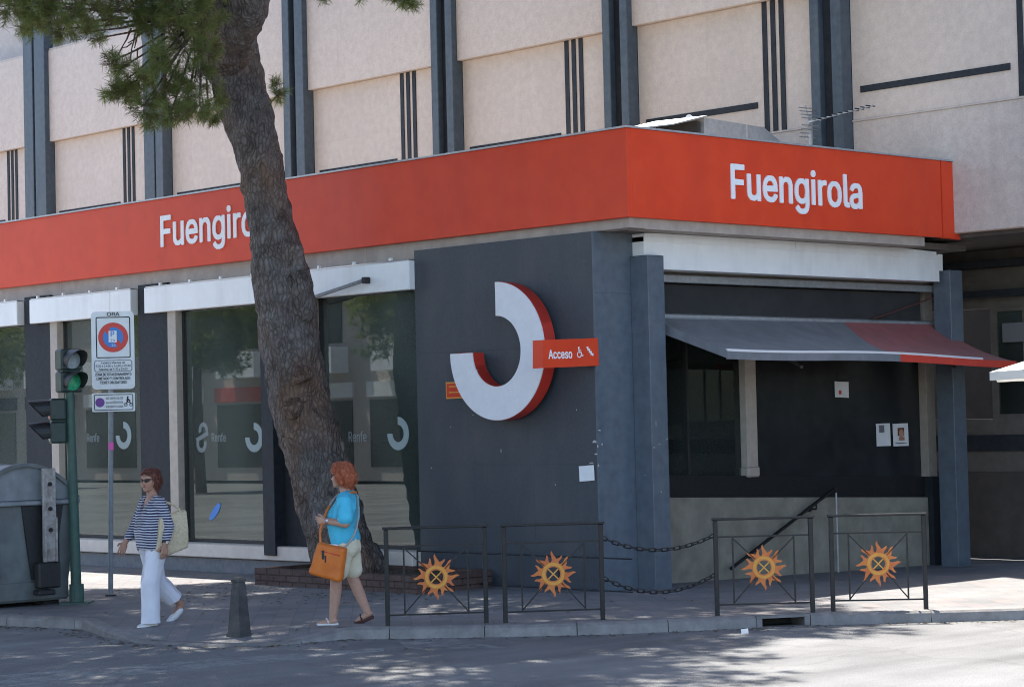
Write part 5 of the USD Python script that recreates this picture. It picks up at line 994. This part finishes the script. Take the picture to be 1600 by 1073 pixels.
def instancer(parent, name, spots, protos, m, base, kind=None):
    """spots: (position, direction, scale)"""
    path = parent.path+'/'+numbered(parent.path, name); pi = UsdGeom.PointInstancer.Define(stage, path); tg = []
    for k, q in enumerate(protos): usdkit.mesh(stage, f'{path}/piece_{k+1:03d}', q, M[(m, m, 'needle_light', 'needle_light', m, 'needle_dry')[k % 6]]); tg.append(Sdf.Path(f'{path}/piece_{k+1:03d}'))
    pi.CreatePrototypesRel().SetTargets(tg); n = len(spots); r = np.random.default_rng(11)
    pos = np.array([s[0] for s in spots])-np.array(base); q = []
    for p, d, sc in spots:
        d = np.asarray(d, float); d /= np.linalg.norm(d); ax = np.cross([0, 0, 1.0], d); c = d[2]; a = math.acos(max(-1, min(1, c))); nn = np.linalg.norm(ax); ax = ax/nn if nn > 1e-6 else np.array([1.0, 0, 0])
        q1 = Gf.Quatf(math.cos(a/2), *map(float, ax*math.sin(a/2))); s = r.uniform(0, 2*math.pi); q.append(Gf.Quath(q1*Gf.Quatf(math.cos(s/2), 0, 0, math.sin(s/2))))
    pi.CreatePositionsAttr(Vt.Vec3fArray.FromNumpy(pos.astype(np.float32))); pi.CreateOrientationsAttr(Vt.QuathArray(q))
    pi.CreateScalesAttr(Vt.Vec3fArray.FromNumpy(np.repeat(np.array([[s[2]] for s in spots], np.float32), 3, 1))); pi.CreateProtoIndicesAttr(Vt.IntArray.FromNumpy(r.integers(0, len(protos), n).astype(np.int32)))
    if kind: data(path, kind=kind)
spots, twigs = [], []
def clump(c, rad, n, sc, root=None, flat=.75, twig=.02):
    c = np.asarray(c, float)
    for i in range(n):
        d = rng.normal(size=3); d /= np.linalg.norm(d); u = rng.uniform(.25, 1)**.5; p = c+d*rad*u*np.array([1, 1, flat]); dd = d+np.array([0, 0, .45]); spots.append((p, dd, sc*rng.uniform(.75, 1.2)))
        if i % 9 == 0: twigs.append((c, p, twig*.4))
    if root is not None: twigs.append((np.asarray(root, float), c, twig))
r1 = deep(318, 20, 27.4)
# foliage seen at the upper left
for px, py, r, n in ((-25, -5, 42, 60), (15, 8, 34, 70), (60, 10, 36, 80), (50, 38, 24, 50), (105, 12, 40, 90), (100, 45, 22, 45), (150, 15, 40, 90), (140, 50, 14, 22), (154, 60, 10, 14), (195, 8, 40, 90), (240, 8, 40, 90), (285, 12, 40, 90), (235, 38, 22, 40), (280, 45, 26, 60), (320, 30, 30, 60),
                     (60, -50, 50, 80), (160, -50, 55, 90), (260, -50, 55, 90), (330, -20, 30, 50),
                     (176, 96, 14, 20), (190, 106, 13, 18), (245, 92, 24, 44), (255, 118, 32, 66), (215, 125, 26, 60), (178, 140, 17, 32), (195, 150, 16, 32), (225, 165, 22, 50), (235, 185, 14, 24), (275, 150, 32, 80), (265, 182, 16, 30), (290, 172, 16, 28), (305, 120, 28, 60), (312, 165, 20, 40), (326, 185, 14, 24), (335, 150, 18, 28), (320, 80, 22, 40), (290, 70, 30, 60)):
    dp = 26.4+rng.uniform(-.5, .5); c = deep(px, py, dp); clump(c, r*dp/FPX, int(n*.78), .96, r1+(c-r1)*.45, .9, .016)
for px, py, r, n, dp in ((432, 148, 11, 16, 27.1), (425, 132, 7, 8, 27.1), (628, -4, 15, 26, 25.5), (645, 6, 9, 14, 25.5), (610, -14, 18, 24, 25.5), (568, -8, 9, 10, 25.5), (505, -6, 9, 10, 25.5)): clump(deep(px, py, dp), r*dp/FPX, n, .85, None, .9, .008)
twigs.append((deep(408, 175, 27.2), deep(432, 150, 27.1), .012)); twigs.append((deep(470, -120, 26.5), deep(640, 2, 25.5), .02))
for a, b in (((205, 45), (178, 92)), ((212, 48), (200, 100)), ((216, 45), (214, 96)), ((222, 50), (190, 75)), ((250, 20), (330, 130)), ((300, 20), (318, 170)), ((330, 20), (100, 10)), ((330, 15), (0, 5)), ((325, 25), (250, 110))):
    twigs.append((deep(*a, 26.6), deep((a[0]+b[0])/2+rng.uniform(-6, 6), (a[1]+b[1])/2+5, 26.5), .013)); twigs.append((deep((a[0]+b[0])/2, (a[1]+b[1])/2+5, 26.5), deep(*b, 26.4), .010))
nv = len(spots); crown_spots = []
def spray(seed, n=54, rad=1.0):
    r = np.random.default_rng(seed); V, F = [], []
    for t in range(n):
        d = r.normal(size=3); d /= np.linalg.norm(d); c = d*rad*r.uniform(.15, 1)**.5*np.array([1, 1, .7])
        for i in range(26):
            e = r.normal(size=3)+np.array([0, 0, .35])+d*.4; e /= np.linalg.norm(e); L = .36*r.uniform(.6, 1.1); sd = np.cross(e, r.normal(size=3)); sd /= np.linalg.norm(sd); k = len(V)
            V += [c-sd*.013, c+sd*.013, c+e*L]; F.append((k, k+1, k+2))
    return trimesh.Trimesh(V, F, process=False)
SPRAYS = [spray(s) for s in range(31, 36)]
# the spreading crown above
CC = np.array([-3.6, 4.6, 11.2])
top1, top2 = L1[0][-1], L2[0][-1]
for k in range(480):
    a = rng.uniform(0, 2*math.pi); rr = 6.6*math.sqrt(rng.uniform(.0, 1)); c = CC+np.array([rr*math.cos(a), rr*math.sin(a), rng.uniform(-1.2, 1.6)*(1-.4*rr/6.6)+.25])
    if c[2] < 9.4: c[2] = 9.4+rng.uniform(0, .6)
    g_ = c-SUN*(c[2]/SUN[2]); lim = -1.5+.55*min(0, g_[0]+3)       # ragged outer edge of the crown
    if (g_-np.array([-5.2, .6, 0])) @ np.array([.42, -.91, 0]) > 5.6+rng.normal()*.45 or (g_[0] > -3.2 and g_[1] > 5.2): continue
    root = top1 if np.linalg.norm(c-top1) < np.linalg.norm(c-top2) else top2
    crown_spots.append((c, rng.normal(size=3)*.3+[0, 0, 1], rng.uniform(.6, .95))); twigs.append((root+(c-root)*.4, c, .03))
    for j in range(5): e_ = rng.normal(size=3); twigs.append((c, c+e_/np.linalg.norm(e_)*.6, .012))
for k in range(26):
    a = 2*math.pi*k/26; root = top1 if k % 2 else top2; e = CC+np.array([5.0*math.cos(a), 5.0*math.sin(a), rng.uniform(-.6, .6)]); m_ = root+(e-root)*.5+np.array([0, 0, .5]); twigs += [(root, m_, .06), (m_, e, .04)]
low = {}
for p, d, sc in spots:
    k = int(rng.integers(0, 6)); T = trimesh.geometry.align_vectors([0, 0, 1], np.asarray(d)/np.linalg.norm(d))[:3, :3]; a = rng.uniform(0, 6.28); Z = np.array([[math.cos(a), -math.sin(a), 0], [math.sin(a), math.cos(a), 0], [0, 0, 1]])
    low.setdefault(('needle', 'needle', 'needle_light', 'needle_light', 'needle', 'needle_dry')[k], []).append((TUFTS[k].vertices @ (T @ Z).T*sc+p, TUFTS[k].faces))
for m_, q in low.items():
    o = np.cumsum([0]+[len(v_) for v_, f_ in q]); part(pine, 'foliage', trimesh.Trimesh(np.vstack([v_ for v_, f_ in q]), np.vstack([f_+o[i] for i, (v_, f_) in enumerate(q)]), process=False), m_)
instancer(pine, 'crown', crown_spots, SPRAYS, 'needle', (TP[0][0], TP[0][1], 0))
part(pine, 'branches', cat_([tube([a, (np.array(a)+np.array(b))/2+np.array([0, 0, -.02]), b], [r, r*.8, r*.5], 5, False) for a, b, r in twigs]), 'bark')
for k, (x, y, cz, rad, n) in enumerate(((-25, 20, 5.4, 2.2, 46), (-24.6, 31, 5.4, 2.2, 46), (-25, 43, 5.4, 2.2, 46), (-24.8, 57, 5.4, 2.2, 46), (-15.5, 1.5, 9.0, 4.6, 170))):
    t = thing('street_tree', ('leafy street tree across the road, first in its row', 'leafy street tree across the road, second in its row', 'leafy street tree across the road, third in its row', 'leafy street tree across the road, last in its row', 'tall broad street tree on the near side of the road, outside the picture')[k], 'tree', (x, y, 0), 0, 'street trees across the road')
    part(t, 'trunk', tube([(x, y, -.2), (x+.1, y, cz*.4), (x, y+.1, cz*.85), (x, y, cz+.6)], [.2, .16, .13, .06], 10), 'bark', smooth=True)
    sp2 = []
    for j in range(n): d_ = rng.normal(size=3); d_ /= np.linalg.norm(d_); sp2.append((np.array([x, y, cz])+d_*np.array([rad, rad, rad*.6])*rng.uniform(.15, 1)**.5, d_*.4+[0, 0, 1], rng.uniform(.55, .9)))
    instancer(t, 'crown', sp2, SPRAYS, 'needle', (x, y, 0))
# dry needles and leaf scraps blown against the kerb and the planter
V, F = [], []
def scrap(x, y, z):
    k = len(V); a = rng.uniform(0, 6.28); L, w = rng.uniform(.015, .045), rng.uniform(.003, .010); c, s_ = math.cos(a), math.sin(a)
    V.extend([(x-c*L, y-s_*L, z+.004), (x+s_*w, y-c*w, z+.010), (x+c*L, y+s_*L, z+.006), (x-s_*w, y+c*w, z+.012)]); F.extend([(k, k+1, k+2), (k, k+2, k+3)])
for i in range(260): q = kerbpt(rng.uniform(KL.project(Point(*gnd(1600, 950)[:2])), KL.project(Point(-5.7, 4))), -.05-abs(rng.normal())*.12, 0); scrap(q[0], q[1], ROAD)
for i in range(150): x, y = rng.uniform(-3.2, -1.35), rng.uniform(1.2, 5.6); scrap(x, y, groundz(x, y))
for i in range(200): x, y = rng.uniform(-1.15, -.25), rng.uniform(1.9, 4.6); scrap(x, y, .172)
for i in range(70): x, y = rng.uniform(-6, 1), rng.uniform(-3, 6); p_ = Point(x, y); scrap(x, y, groundz(x, y) if pv.contains(p_) else ROAD)
solo('litter', trimesh.Trimesh(V, F, process=False), 'needle_dry', 'dry pine needles and leaf scraps scattered along the kerb and under the pine', 'litter', kind='stuff')
